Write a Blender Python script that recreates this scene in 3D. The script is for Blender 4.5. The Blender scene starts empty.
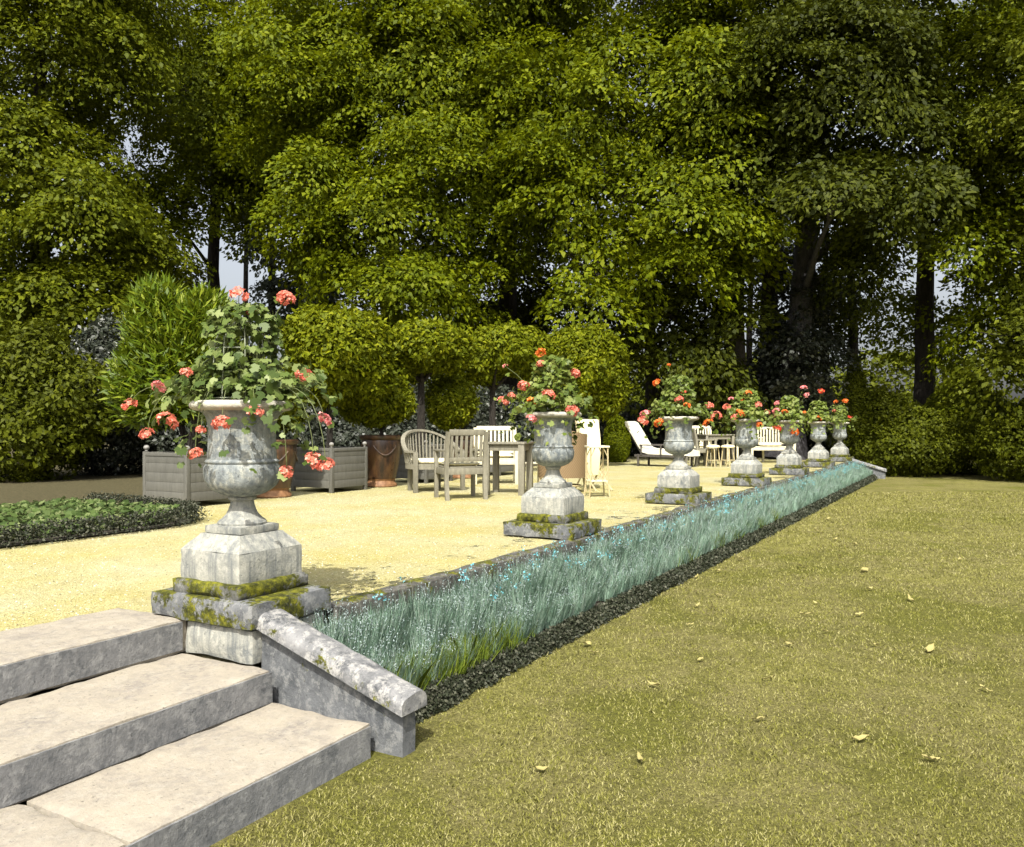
import bpy, bmesh, math, random
import numpy as np
from mathutils import Vector, Matrix, noise

random.seed(7)
rng = np.random.default_rng(7)
R = math.radians
scene = bpy.context.scene
COL = scene.collection

# ------------------------------------------------------------------ camera, world, sun, exposure
F, PX0, HY, CAMH = 817.0, 512.0, 427.0, 0.96
YAW = R(29.54)
cam = bpy.data.cameras.new("camera")
cam_ob = bpy.data.objects.new("camera", cam)
COL.objects.link(cam_ob)
cam.sensor_width = 36
cam.lens = F / 1024 * 36
cam.shift_y = 3.5 / 1024
cam.clip_start = 0.05
cam.clip_end = 1500
cam_ob.location = (0, 0, CAMH)
cam_ob.rotation_euler = (R(90), 0, YAW)
scene.camera = cam_ob

SUN_EL, SUN_DIR = R(51), (0.40, -0.92)
world = bpy.data.worlds.new("World")
scene.world = world
world.use_nodes = True
wn = world.node_tree
sky = wn.nodes.new("ShaderNodeTexSky")
sky.sky_type = 'NISHITA'
sky.sun_disc = False
sky.sun_elevation = SUN_EL
sky.sun_rotation = math.atan2(SUN_DIR[0], SUN_DIR[1])
sky.air_density = 1.0
sky.dust_density = 6.0
bg = wn.nodes["Background"]
hz = wn.nodes.new("ShaderNodeHueSaturation")       # a hazy, nearly white summer sky
hz.inputs['Saturation'].default_value = 0.38
hz.inputs['Value'].default_value = 1.5
wn.links.new(sky.outputs[0], hz.inputs['Color'])
wn.links.new(hz.outputs[0], bg.inputs[0])
bg.inputs[1].default_value = 0.105
sun = bpy.data.lights.new("sun", 'SUN')
sun.energy = 5.0
sun.angle = R(0.6)
sun.color = (1.0, 0.96, 0.87)
sun_ob = bpy.data.objects.new("sun", sun)
COL.objects.link(sun_ob)
_sd = Vector((SUN_DIR[0], SUN_DIR[1], 0)).normalized() * math.cos(SUN_EL) + Vector((0, 0, math.sin(SUN_EL)))
sun_ob.rotation_euler = _sd.to_track_quat('Z', 'Y').to_euler()
sun_ob.location = (0, -10, 30)
vs = scene.view_settings
vs.view_transform = 'Standard'
vs.look = 'None'
vs.exposure = 0.6
vs.gamma = 1.0
vs.use_curve_mapping = False

LOOK = Vector((-math.sin(YAW), math.cos(YAW), 0))
RIGHT = Vector((math.cos(YAW), math.sin(YAW), 0))


def at(px, py, D):
    """world point that stands at depth D behind picture point px, py"""
    return LOOK * D + RIGHT * ((px - PX0) / F * D) + Vector((0, 0, CAMH - (py - HY) / F * D))


def on(px, py, z=0.0):
    """world point on the level z seen at px, py"""
    D = F * (CAMH - z) / (py - HY)
    p = at(px, py, D)
    p.z = z
    return p


# ------------------------------------------------------------------ object helpers
def tag(o, label=None, cat=None, group=None, kind=None):
    if label: o["label"] = label
    if cat: o["category"] = cat
    if group: o["group"] = group
    if kind: o["kind"] = kind
    return o


def empty(name, loc, rz=0, label=None, cat=None, group=None):
    o = bpy.data.objects.new(name, None)
    COL.objects.link(o)
    o.location = loc
    o.rotation_euler = (0, 0, rz)
    o.empty_display_size = 0.1
    return tag(o, label, cat, group)


def link(name, me, parent=None):
    o = bpy.data.objects.new(name, me)
    COL.objects.link(o)
    if parent: o.parent = parent
    return o


def obj(name, bm, mat, parent=None, smooth=35):
    me = bpy.data.meshes.new(name)
    bmesh.ops.recalc_face_normals(bm, faces=bm.faces)
    bm.to_mesh(me)
    bm.free()
    me.materials.append(mat)
    if smooth:
        me.shade_smooth()
        me.set_sharp_from_angle(angle=R(smooth))
    return link(name, me, parent)


def np_mesh(name, V, Fq, mat):
    me = bpy.data.meshes.new(name)
    V = np.asarray(V, dtype=np.float32)
    Fq = np.asarray(Fq, dtype=np.int32)
    k = Fq.shape[1]
    me.vertices.add(len(V))
    me.vertices.foreach_set("co", V.ravel())
    me.loops.add(Fq.size)
    me.loops.foreach_set("vertex_index", Fq.ravel())
    me.polygons.add(len(Fq))
    me.polygons.foreach_set("loop_start", np.arange(0, Fq.size, k, dtype=np.int32))
    me.update(calc_edges=True)
    me.materials.append(mat)
    return me


def copy_tree(o, parent=None):
    c = o.copy()
    COL.objects.link(c)
    if parent: c.parent = parent
    for ch in list(o.children):
        copy_tree(ch, c)
    return c


def box(bm, c, s, bevel=0.0, rot=None, M=None):
    geo = bmesh.ops.create_cube(bm, size=1.0)
    vs_ = geo['verts']
    m = Matrix.Translation(Vector(c))
    if rot is not None: m = m @ rot.to_4x4()
    m = m @ Matrix.Diagonal((s[0], s[1], s[2], 1))
    if M is not None: m = M @ m
    bmesh.ops.transform(bm, matrix=m, verts=vs_)
    if bevel:
        es = list({e for v in vs_ for e in v.link_edges})
        bmesh.ops.bevel(bm, geom=es, offset=bevel, segments=2, profile=0.6, affect='EDGES')


def rough_box(bm, x0, x1, y0, y1, z0, z1, step=0.04, amp=0.006, rnd=0.012, seed=0.0):
    """a stone block with worn, uneven faces and rounded arrises"""
    nx, ny, nz = [max(2, int(round((b - a) / step))) for a, b in ((x0, x1), (y0, y1), (z0, z1))]
    cache = {}

    def vert(i, j, k):
        key = (i, j, k)
        if key in cache: return cache[key]
        p = Vector((x0 + (x1 - x0) * i / nx, y0 + (y1 - y0) * j / ny, z0 + (z1 - z0) * k / nz))
        q = p.copy()
        n = 0
        for a, (v, m) in enumerate(((i, nx), (j, ny), (k, nz))):
            if v in (0, m): n += 1
        ctr = Vector(((x0 + x1) / 2, (y0 + y1) / 2, (z0 + z1) / 2))
        if n >= 2:
            w = rnd * (0.7 + 0.9 * noise.noise(p * 9 + Vector((seed, 3, 1))))
            for a, (v, m) in enumerate(((i, nx), (j, ny), (k, nz))):
                if v == 0: q[a] += w
                if v == m: q[a] -= w
        d = Vector((noise.noise(p * 14 + Vector((seed, 0, 0))), noise.noise(p * 14 + Vector((0, seed + 7, 0))), noise.noise(p * 14 + Vector((0, 0, seed + 13)))))
        if z0 + 1e-6 < p.z: q += d * amp
        cache[key] = bm.verts.new(q)
        return cache[key]

    def face(a, b, c, d): bm.faces.new((a, b, c, d))
    for i in range(nx):
        for j in range(ny):
            face(vert(i, j, nz), vert(i + 1, j, nz), vert(i + 1, j + 1, nz), vert(i, j + 1, nz))
            face(vert(i, j, 0), vert(i, j + 1, 0), vert(i + 1, j + 1, 0), vert(i + 1, j, 0))
    for i in range(nx):
        for k in range(nz):
            face(vert(i, 0, k), vert(i + 1, 0, k), vert(i + 1, 0, k + 1), vert(i, 0, k + 1))
            face(vert(i, ny, k), vert(i, ny, k + 1), vert(i + 1, ny, k + 1), vert(i + 1, ny, k))
    for j in range(ny):
        for k in range(nz):
            face(vert(0, j, k), vert(0, j, k + 1), vert(0, j + 1, k + 1), vert(0, j + 1, k))
            face(vert(nx, j, k), vert(nx, j + 1, k), vert(nx, j + 1, k + 1), vert(nx, j, k + 1))


def lathe(bm, prof, seg=48, closed=True, wob=0.0, c=(0, 0, 0)):
    rings = []
    for (r, z) in prof:
        rings.append([bm.verts.new((c[0] + r * math.cos(2 * math.pi * a / seg) * (1 + wob * noise.noise(Vector((math.cos(2 * math.pi * a / seg) * 2, math.sin(2 * math.pi * a / seg) * 2, z * 8)))),
                                    c[1] + r * math.sin(2 * math.pi * a / seg) * (1 + wob * noise.noise(Vector((math.cos(2 * math.pi * a / seg) * 2, math.sin(2 * math.pi * a / seg) * 2, z * 8)))), c[2] + z)) for a in range(seg)])
    for k in range(len(rings) - 1):
        for a in range(seg):
            b = (a + 1) % seg
            bm.faces.new((rings[k][a], rings[k][b], rings[k + 1][b], rings[k + 1][a]))
    if closed:
        bm.faces.new(list(reversed(rings[0])))
        bm.faces.new(rings[-1])


def tube(bm, pts, rad, seg=8, cap=True):
    """round tube along pts with one radius per point"""
    pts = [Vector(p) for p in pts]
    if not hasattr(rad, '__len__'): rad = [rad] * len(pts)
    rings = []
    prev = None
    for i, p in enumerate(pts):
        t = (pts[min(i + 1, len(pts) - 1)] - pts[max(i - 1, 0)]).normalized()
        if prev is None:
            a = Vector((0, 0, 1)) if abs(t.z) < .9 else Vector((1, 0, 0))
            u = t.cross(a).normalized()
        else:
            u = (prev - t * prev.dot(t)).normalized()
        prev = u
        w = t.cross(u)
        rings.append([bm.verts.new(p + (u * math.cos(2 * math.pi * k / seg) + w * math.sin(2 * math.pi * k / seg)) * rad[i]) for k in range(seg)])
    for i in range(len(rings) - 1):
        for k in range(seg):
            bm.faces.new((rings[i][k], rings[i][(k + 1) % seg], rings[i + 1][(k + 1) % seg], rings[i + 1][k]))
    if cap:
        bm.faces.new(list(reversed(rings[0])))
        bm.faces.new(rings[-1])


def sweep_rect(bm, pts, side, w, h):
    """rectangular bar along pts; side[i] = unit vector of its width"""
    rings = []
    for p, s in zip(pts, side):
        p = Vector(p); s = Vector(s)
        rings.append([bm.verts.new(p + s * (a * w / 2) + Vector((0, 0, b * h / 2))) for a, b in ((-1, -1), (1, -1), (1, 1), (-1, 1))])
    for i in range(len(rings) - 1):
        for k in range(4):
            bm.faces.new((rings[i][k], rings[i][(k + 1) % 4], rings[i + 1][(k + 1) % 4], rings[i + 1][k]))
    bm.faces.new(list(reversed(rings[0])))
    bm.faces.new(rings[-1])


# ------------------------------------------------------------------ materials
class NT:
    def __init__(s, name):
        s.m = bpy.data.materials.new(name)
        s.m.use_nodes = True
        s.t = s.m.node_tree
        s.b = s.t.nodes["Principled BSDF"]
        s.out = s.t.nodes["Material Output"]
        s.tc = s.t.nodes.new("ShaderNodeTexCoord")
        s.geo = s.t.nodes.new("ShaderNodeNewGeometry")

    def n(s, t, **kw):
        nd = s.t.nodes.new(t)
        for k, v in kw.items(): setattr(nd, k, v)
        return nd

    def put(s, sock, v):
        if hasattr(v, 'is_linked') or hasattr(v, 'links'): s.t.links.new(v, sock)
        else:
            if isinstance(v, (tuple, list)) and len(v) == 3 and sock.type == 'RGBA': v = (*v, 1)
            sock.default_value = v

    def noise(s, scale, detail=6, rough=.6, vec=None, stretch=None):
        v = vec if vec is not None else s.geo.outputs['Position']
        if stretch:
            mp = s.n("ShaderNodeMapping"); s.put(mp.inputs[0], v); mp.inputs['Scale'].default_value = stretch; v = mp.outputs[0]
        nd = s.n("ShaderNodeTexNoise")
        s.put(nd.inputs['Vector'], v)
        nd.inputs['Scale'].default_value = scale; nd.inputs['Detail'].default_value = detail; nd.inputs['Roughness'].default_value = rough
        return nd.outputs['Fac']

    def voro(s, scale, out='Distance', vec=None, feature='F1'):
        nd = s.n("ShaderNodeTexVoronoi", feature=feature)
        s.put(nd.inputs['Vector'], vec if vec is not None else s.geo.outputs['Position'])
        nd.inputs['Scale'].default_value = scale
        return nd.outputs[out]

    def ramp(s, f, *stops):
        nd = s.n("ShaderNodeValToRGB")
        s.put(nd.inputs[0], f)
        els = nd.color_ramp.elements
        while len(els) < len(stops): els.new(.5)
        for e, (p, c) in zip(els, stops):
            e.position = p
            e.color = (c, c, c, 1) if not isinstance(c, tuple) else (*c, 1)
        return nd.outputs[0]

    def mix(s, f, a, b, mode='MIX'):
        nd = s.n("ShaderNodeMix", data_type='RGBA', blend_type=mode)
        s.put(nd.inputs[0], f); s.put(nd.inputs[6], a); s.put(nd.inputs[7], b)
        return nd.outputs[2]

    def math(s, op, a, b=None):
        nd = s.n("ShaderNodeMath", operation=op)
        s.put(nd.inputs[0], a)
        if b is not None: s.put(nd.inputs[1], b)
        return nd.outputs[0]

    def up(s):
        nd = s.n("ShaderNodeSeparateXYZ"); s.put(nd.inputs[0], s.geo.outputs['Normal']); return nd.outputs[2]

    def pos(s, ax):
        nd = s.n("ShaderNodeSeparateXYZ"); s.put(nd.inputs[0], s.geo.outputs['Position']); return nd.outputs[ax]

    def bump(s, h, strength=.4, dist=.01):
        nd = s.n("ShaderNodeBump"); nd.inputs['Strength'].default_value = strength; nd.inputs['Distance'].default_value = dist
        s.put(nd.inputs['Height'], h); s.t.links.new(nd.outputs[0], s.b.inputs['Normal'])

    def done(s, color, rough=.8, spec=.3):
        s.put(s.b.inputs['Base Color'], color)
        s.put(s.b.inputs['Roughness'], rough)
        s.b.inputs['Specular IOR Level'].default_value = spec
        return s.m


def leaf_mat(name, c1, c2, c3, trans=.3, rough=.6, spec=.12, back=None):
    m = NT(name)
    rp = m.ramp(m.geo.outputs['Random Per Island'], (0, c1), (.55, c2), (1, c3))
    patch = m.noise(.55, 3)
    col = m.mix(m.ramp(patch, (.35, 0.0), (.7, .45)), rp, c1)
    m.done(col, rough, spec)
    tr = m.n("ShaderNodeBsdfTranslucent")
    m.put(tr.inputs[0], m.mix(.5, col, c3))
    ms = m.n("ShaderNodeMixShader")
    ms.inputs[0].default_value = trans
    m.t.links.new(m.b.outputs[0], ms.inputs[1]); m.t.links.new(tr.outputs[0], ms.inputs[2])
    m.t.links.new(ms.outputs[0], m.out.inputs[0])
    return m.m


def stone_mat(name, base, dark, pale, moss=0.0, lichen=.5, streak=0.0, moss_up=0.0, scale=1.0):
    m = NT(name)
    n1 = m.noise(5 * scale, 8, .65); n2 = m.noise(28 * scale, 8, .7); n3 = m.noise(90, 4, .7)
    col = m.mix(m.ramp(n1, (.35, 0), (.65, 1)), dark, base)
    col = m.mix(m.ramp(n2, (.42, 0), (.62, .8)), col, base)
    lic = m.math('MULTIPLY', m.ramp(m.noise(17 * scale, 7, .75, stretch=(1.3, .9, 1)), (.5, 0), (.6, 1)), lichen)
    col = m.mix(lic, col, pale)
    blk = m.ramp(m.noise(46, 6, .8), (.58, 0), (.68, .75))
    col = m.mix(blk, col, tuple(x * .3 for x in dark))
    if streak:
        st = m.ramp(m.noise(16, 6, .7, stretch=(1.6, 1.6, .12)), (.45, 0), (.66, 1))
        col = m.mix(m.math('MULTIPLY', st, streak), col, dark)
    if moss:
        a = m.noise(6.5, 7, .7); b = m.noise(50, 4, .8)
        mask = m.math('ADD', m.math('MULTIPLY', m.up(), moss_up), a)
        mask = m.ramp(m.math('ADD', mask, m.math('MULTIPLY', m.math('SUBTRACT', b, .5), .35)), (.62 - moss, 0), (.68 - moss, 1))
        mc = m.ramp(m.noise(24, 6, .75), (.36, (.016, .017, .006)), (.5, (.06, .063, .008)), (.68, (.19, .185, .014)))
        col = m.mix(mask, col, mc)
    m.bump(m.math('ADD', m.math('MULTIPLY', n2, .7), m.math('MULTIPLY', n3, .5)), .55, .012)
    return m.done(col, .9, .2)


M = {}
M['slab'] = stone_mat('mossy_stone', (.15, .155, .16), (.05, .053, .058), (.34, .34, .32), moss=.13, lichen=.4, moss_up=.07)
M['moss_slab'] = stone_mat('moss_covered_stone', (.11, .11, .10), (.035, .035, .033), (.28, .28, .26), moss=.18, lichen=.4, moss_up=.05)
M['plinth'] = stone_mat('pale_streaked_stone', (.35, .345, .295), (.13, .14, .14), (.45, .435, .375), lichen=.45, streak=.9)
M['urn'] = stone_mat('weathered_urn_stone', (.29, .31, .30), (.08, .095, .105), (.48, .47, .38), lichen=.5, streak=.6, scale=1.3)
M['rim'] = stone_mat('pale_rim_stone', (.46, .44, .36), (.25, .24, .20), (.54, .52, .43), lichen=.4)
M['rail'] = stone_mat('lichen_rail_stone', (.21, .21, .21), (.045, .048, .052), (.38, .37, .345), moss=.075, lichen=.65, moss_up=-.10)
M['cheek'] = stone_mat('dark_wall_stone', (.13, .135, .14), (.055, .06, .065), (.26, .26, .25), moss=-.01, lichen=.5)
M['kerb'] = stone_mat('kerb_stone', (.095, .09, .08), (.03, .03, .027), (.28, .27, .24), moss=.07, lichen=.35, moss_up=.05)
M['step'] = stone_mat('step_stone', (.31, .275, .215), (.20, .18, .155), (.37, .345, .29), lichen=.3)
M['riser'] = stone_mat('riser_stone', (.19, .19, .19), (.08, .085, .09), (.30, .30, .29), lichen=.5, streak=.3)


def gravel_mat():
    m = NT('pale_yellow_gravel')
    P = m.geo.outputs['Position']
    v1 = m.voro(95, 'Color'); d1 = m.voro(95, 'Distance'); d2 = m.voro(38, 'Distance')
    bw = m.n("ShaderNodeRGBToBW"); m.put(bw.inputs[0], v1)
    col = m.ramp(bw.outputs[0], (.05, (.14, .11, .05)), (.3, (.25, .23, .105)), (.6, (.345, .325, .16)), (.95, (.50, .48, .34)))
    big = m.ramp(m.noise(.9, 4), (.35, (.35, .295, .065)), (.65, (.40, .385, .24)))
    col = m.mix(.5, col, big)
    col = m.mix(m.ramp(m.noise(3.2, 5, .65), (.38, .28), (.6, 0)), col, (.24, .20, .09))
    spk = m.ramp(m.noise(60, 4, .8), (.60, 0), (.67, .8))
    col = m.mix(spk, col, (.13, .11, .06))
    # moss and damp litter lying along the kerb
    x = m.pos(0)
    near = m.n("ShaderNodeMapRange"); m.put(near.inputs[0], x)
    near.inputs[1].default_value = -4.3; near.inputs[2].default_value = -3.1; near.inputs[3].default_value = 0; near.inputs[4].default_value = .17
    pat = m.math('ADD', m.noise(2.6, 6, .72), near.outputs[0])
    col = m.mix(m.ramp(pat, (.70, 0), (.735, .9)), col, (.055, .055, .035))
    m.bump(m.math('ADD', m.math('MULTIPLY', d1, 1.0), m.math('MULTIPLY', d2, .6)), .6, .012)
    return m.done(col, .9, .2)


M['gravel'] = gravel_mat()


def lawn_mat():
    m = NT('mown_dry_lawn')
    n1 = m.noise(.8, 5, .6); n2 = m.noise(5, 6, .7); n3 = m.noise(70, 4, .8)
    c = m.ramp(n1, (.38, (.155, .158, .026)), (.5, (.24, .215, .08)), (.62, (.275, .255, .078)))
    c = m.mix(m.ramp(n2, (.42, 0), (.66, .8)), c, (.15, .15, .025))
    c = m.mix(m.ramp(n3, (.4, .7), (.6, 0)), c, (.05, .045, .015))
    m.bump(n3, .9, .03)
    return m.done(c, .9, .15)


M['lawn'] = lawn_mat()


def soil_mat(name, a, b):
    m = NT(name)
    n = m.noise(30, 8, .75)
    m.bump(n, .8, .03)
    return m.done(m.ramp(n, (.3, a), (.65, b)), .95, .1)


M['soil'] = soil_mat('dark_soil', (.02, .018, .014), (.07, .062, .05))
M['litter'] = soil_mat('leaf_litter_ground', (.03, .03, .015), (.10, .085, .045))


def wood_mat(name, c1, c2, rough=.7, scale=1.0, spec=.25):
    m = NT(name)
    g = m.noise(9 * scale, 7, .7, vec=m.tc.outputs['Object'], stretch=(3, 3, .5))
    n = m.noise(45, 5, .7, vec=m.tc.outputs['Object'])
    m.bump(g, .25, .006)
    return m.done(m.mix(m.ramp(n, (.45, 0), (.7, .5)), m.ramp(g, (.3, c1), (.65, c2)), c1), rough, spec)


M['teak'] = wood_mat('weathered_grey_teak', (.13, .122, .092), (.225, .21, .16))
M['pale_wood'] = wood_mat('pale_painted_wood', (.46, .42, .29), (.60, .57, .43))
M['planter'] = wood_mat('grey_painted_planks', (.085, .083, .072), (.125, .122, .105), .6)
M['foot'] = wood_mat('grey_foot_wood', (.18, .175, .16), (.28, .27, .25))
M['dark_wood'] = wood_mat('dark_stained_wood', (.045, .04, .035), (.09, .08, .07))
M['bamboo'] = wood_mat('bamboo_cane', (.30, .24, .12), (.48, .41, .24), .45)
M['bark'] = None


def bark_mat(name, a, b):
    m = NT(name)
    g = m.noise(7, 8, .75, stretch=(2.2, 2.2, .45))
    m.bump(g, 1.0, .08)
    return m.done(m.ramp(g, (.3, a), (.68, b)), .9, .15)


M['bark'] = bark_mat('dark_bark', (.016, .014, .012), (.055, .048, .040))
M['bark_grey'] = bark_mat('grey_bark', (.04, .038, .042), (.13, .125, .13))


def glaze_mat():
    m = NT('brown_glazed_earthenware')
    n = m.noise(6, 7, .7, stretch=(1.5, 1.5, .35)); n2 = m.noise(24, 5)
    c = m.ramp(n, (.34, (.012, .008, .006)), (.48, (.045, .022, .011)), (.60, (.085, .044, .017)), (.72, (.03, .025, .014)))
    m.bump(n2, .15, .01)
    return m.done(c, m.ramp(n2, (.3, .25), (.7, .5)), .5)


M['glaze'] = glaze_mat()
m_ = NT('orange_earthenware_foot'); M['earthen'] = m_.done(m_.ramp(m_.noise(14, 6), (.35, (.13, .06, .025)), (.65, (.28, .15, .07))), .6, .3)


def cloth_mat(name, c1, c2, scale=9.0):
    m = NT(name)
    w = m.n("ShaderNodeTexChecker"); m.put(w.inputs[0], m.tc.outputs['Object']); w.inputs['Scale'].default_value = scale
    m.put(w.inputs[1], c1); m.put(w.inputs[2], c2)
    m.bump(m.noise(60, 4), .3, .006)
    return m.done(m.mix(m.ramp(m.noise(7, 4), (.4, .25), (.7, .0)), w.outputs[0], c2), .95, .1)


M['cushion'] = cloth_mat('cream_checked_cloth', (.72, .66, .42), (.50, .47, .34), 14)
M['pad'] = cloth_mat('white_cloth', (.60, .585, .49), (.56, .54, .44), 5)
M['canvas'] = cloth_mat('cream_canvas', (.74, .66, .42), (.70, .62, .40), 5)


def wicker_mat(name, a, b):
    m = NT(name)
    w = m.n("ShaderNodeTexWave", wave_type='BANDS', bands_direction='Z'); m.put(w.inputs[0], m.tc.outputs['Object'])
    w.inputs['Scale'].default_value = 22; w.inputs['Distortion'].default_value = 1.0; w.inputs['Detail'].default_value = 2
    w2 = m.n("ShaderNodeTexWave", wave_type='BANDS', bands_direction='DIAGONAL'); m.put(w2.inputs[0], m.tc.outputs['Object']); w2.inputs['Scale'].default_value = 14
    f = m.math('MULTIPLY', w.outputs[0], m.math('ADD', w2.outputs[0], .4))
    m.bump(f, .6, .012)
    return m.done(m.ramp(f, (.1, a), (.7, b)), .7, .25)


M['wicker'] = wicker_mat('tan_wicker', (.15, .10, .05), (.29, .205, .11))
m_ = NT('galvanised_wire'); M['wire'] = m_.done((.22, .24, .17), .6, .3)
m_ = NT('dark_ironwork'); M['iron'] = m_.done((.03, .03, .03), .55, .4)

M['chestnut'] = leaf_mat('chestnut_leaves', (.050, .070, .0015), (.115, .145, .002), (.185, .205, .004), .30)
M['lime'] = leaf_mat('bright_green_leaves', (.055, .072, .003), (.105, .128, .004), (.165, .18, .008), .3)
M['olive'] = leaf_mat('olive_green_leaves', (.036, .046, .002), (.076, .090, .003), (.12, .135, .007), .25)
M['deep_shade'] = leaf_mat('shade_darkened_green_leaves', (.020, .027, .0015), (.042, .052, .002), (.075, .086, .005), .2)  # deeper olive, with the shade of the hollow under the chestnut put into the colour
M['greyleaf'] = leaf_mat('grey_green_leaves', (.06, .075, .05), (.10, .12, .08), (.16, .18, .13), .25)
M['orange_tree'] = leaf_mat('glossy_clipped_leaves', (.062, .080, .002), (.128, .152, .003), (.22, .23, .006), .25, .6, .12)
M['oleander'] = leaf_mat('oleander_leaves', (.05, .085, .003), (.115, .17, .004), (.22, .25, .015), .25, .5, .25)
M['yew'] = leaf_mat('yew_leaves', (.03, .038, .008), (.055, .065, .012), (.09, .095, .018), .15)
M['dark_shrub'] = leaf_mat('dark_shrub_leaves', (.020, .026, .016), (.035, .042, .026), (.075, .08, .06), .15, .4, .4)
M['ivy'] = leaf_mat('geranium_leaves', (.038, .066, .010), (.09, .128, .024), (.21, .25, .08), .22, .5, .3)
M['ivy2'] = leaf_mat('small_geranium_leaves', (.055, .085, .010), (.12, .16, .02), (.24, .27, .07), .22, .5, .3)
M['lavender'] = leaf_mat('blue_green_blades', (.16, .27, .19), (.31, .46, .345), (.58, .68, .58), .38, .6, .2)
M['spike'] = leaf_mat('pale_spikes', (.20, .26, .25), (.28, .34, .34), (.42, .47, .46), .2, .7, .1)
M['yellow_blade'] = leaf_mat('yellow_green_blades', (.06, .10, .012), (.12, .165, .016), (.20, .24, .03), .25, .6, .2)
M['blue_flower'] = leaf_mat('pale_blue_petals', (.08, .34, .40), (.17, .44, .48), (.42, .55, .56), .2, .6, .2)
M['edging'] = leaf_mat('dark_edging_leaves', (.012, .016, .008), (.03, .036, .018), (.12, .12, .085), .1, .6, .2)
M['grass'] = leaf_mat('lawn_blades', (.155, .158, .023), (.25, .235, .07), (.37, .34, .16), .25, .7, .1)
M['bedleaf'] = leaf_mat('bed_leaves', (.035, .06, .015), (.08, .12, .03), (.19, .22, .09), .2)
M['dry_leaf'] = leaf_mat('dry_pale_leaf', (.30, .26, .10), (.40, .35, .14), (.50, .44, .22), .2, .7, .2)


def petal_mat(name, a, b, c):
    return leaf_mat(name, a, b, c, .25, .6, .2)


M['coral'] = petal_mat('coral_petals', (.62, .125, .08), (.76, .215, .145), (.82, .40, .31))
M['orange'] = petal_mat('orange_petals', (.70, .12, .02), (.82, .20, .035), (.88, .36, .10))
M['pink'] = petal_mat('pink_petals', (.72, .18, .18), (.82, .30, .30), (.88, .52, .48))
M['scarlet'] = petal_mat('scarlet_petals', (.60, .05, .03), (.74, .09, .045), (.82, .18, .10))


# ------------------------------------------------------------------ foliage helpers
def norm(a):
    return a / np.maximum(np.linalg.norm(a, axis=1, keepdims=True), 1e-9)


def leaf_quads(P, N, T, L, W, fold=.25, droop=0.0):
    """one folded leaf per row: base, side, tip, side"""
    N = norm(N)
    T = T - N * (T * N).sum(1, keepdims=True)
    T = norm(T)
    S = np.cross(N, T)
    L = np.broadcast_to(np.asarray(L).reshape(-1, 1), (len(P), 1)); W = np.broadcast_to(np.asarray(W).reshape(-1, 1), (len(P), 1))
    mid = P + T * L * .45
    V = np.stack([P, mid + S * W * .5 + N * W * fold, P + T * L - N * L * droop, mid - S * W * .5 + N * W * fold], 1).reshape(-1, 3)
    Fq = np.arange(len(P) * 4).reshape(-1, 4)
    return V, Fq


def rand_dirs(n):
    return norm(rng.normal(size=(n, 3)))


def lobe_leaves(lobes, leaf, dens=1.0, clump=.85, inner=.5, flat=.26, origin=(0, 0, 0)):
    """leaf sprays on clumps scattered over ellipsoid lobes; lobes are (centre, radii)"""
    PP, NN, TT = [], [], []
    for c, r in lobes:
        c = np.array(c); r = np.array(r)
        area = 4 * math.pi * ((r[0] * r[1]) ** 1.6 / 3 + (r[0] * r[2]) ** 1.6 / 3 + (r[1] * r[2]) ** 1.6 / 3) ** (1 / 1.6)
        nc = max(6, int(area / (clump * clump) * .62 * dens))
        d = rand_dirs(nc)
        cc = c + d * r * rng.uniform(.66, 1.04, (nc, 1))
        nrm = norm(d * .55 + np.array([0, 0, .75]) + rng.normal(size=(nc, 3)) * .22)
        cr = clump * rng.uniform(.45, 1.35, nc)
        m = np.maximum(8, (cr * cr * math.pi * .95 / (leaf * leaf * .42)).astype(int))
        idx = np.repeat(np.arange(nc), m)
        k = len(idx)
        n_ = nrm[idx]
        a = rand_dirs(k); a = norm(a - n_ * (a * n_).sum(1, keepdims=True))
        rho = np.sqrt(rng.random((k, 1))) * cr[idx][:, None]
        P = cc[idx] + a * rho + n_ * rng.normal(size=(k, 1)) * flat * cr[idx][:, None] * .5
        P[:, 2] -= (rho[:, 0] ** 2) / cr[idx] * .38
        PP.append(P); NN.append(n_ * .9 + rng.normal(size=(k, 3)) * .42 + a * .25); TT.append(a + np.array([0, 0, -.45]) + rng.normal(size=(k, 3)) * .4)
        ni = int(inner * k * .35)
        if ni:
            q = rand_dirs(ni) * rng.random((ni, 1)) ** (1 / 3) * .72
            PP.append(c + q * r); NN.append(rng.normal(size=(ni, 3)) + np.array([0, 0, .5])); TT.append(rng.normal(size=(ni, 3)))
    P = np.concatenate(PP); N = np.concatenate(NN); T = np.concatenate(TT)
    Ls = leaf * rng.uniform(.6, 1.5, len(P))
    return leaf_quads(P - np.array(origin), N, T, Ls, Ls * .62)


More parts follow.
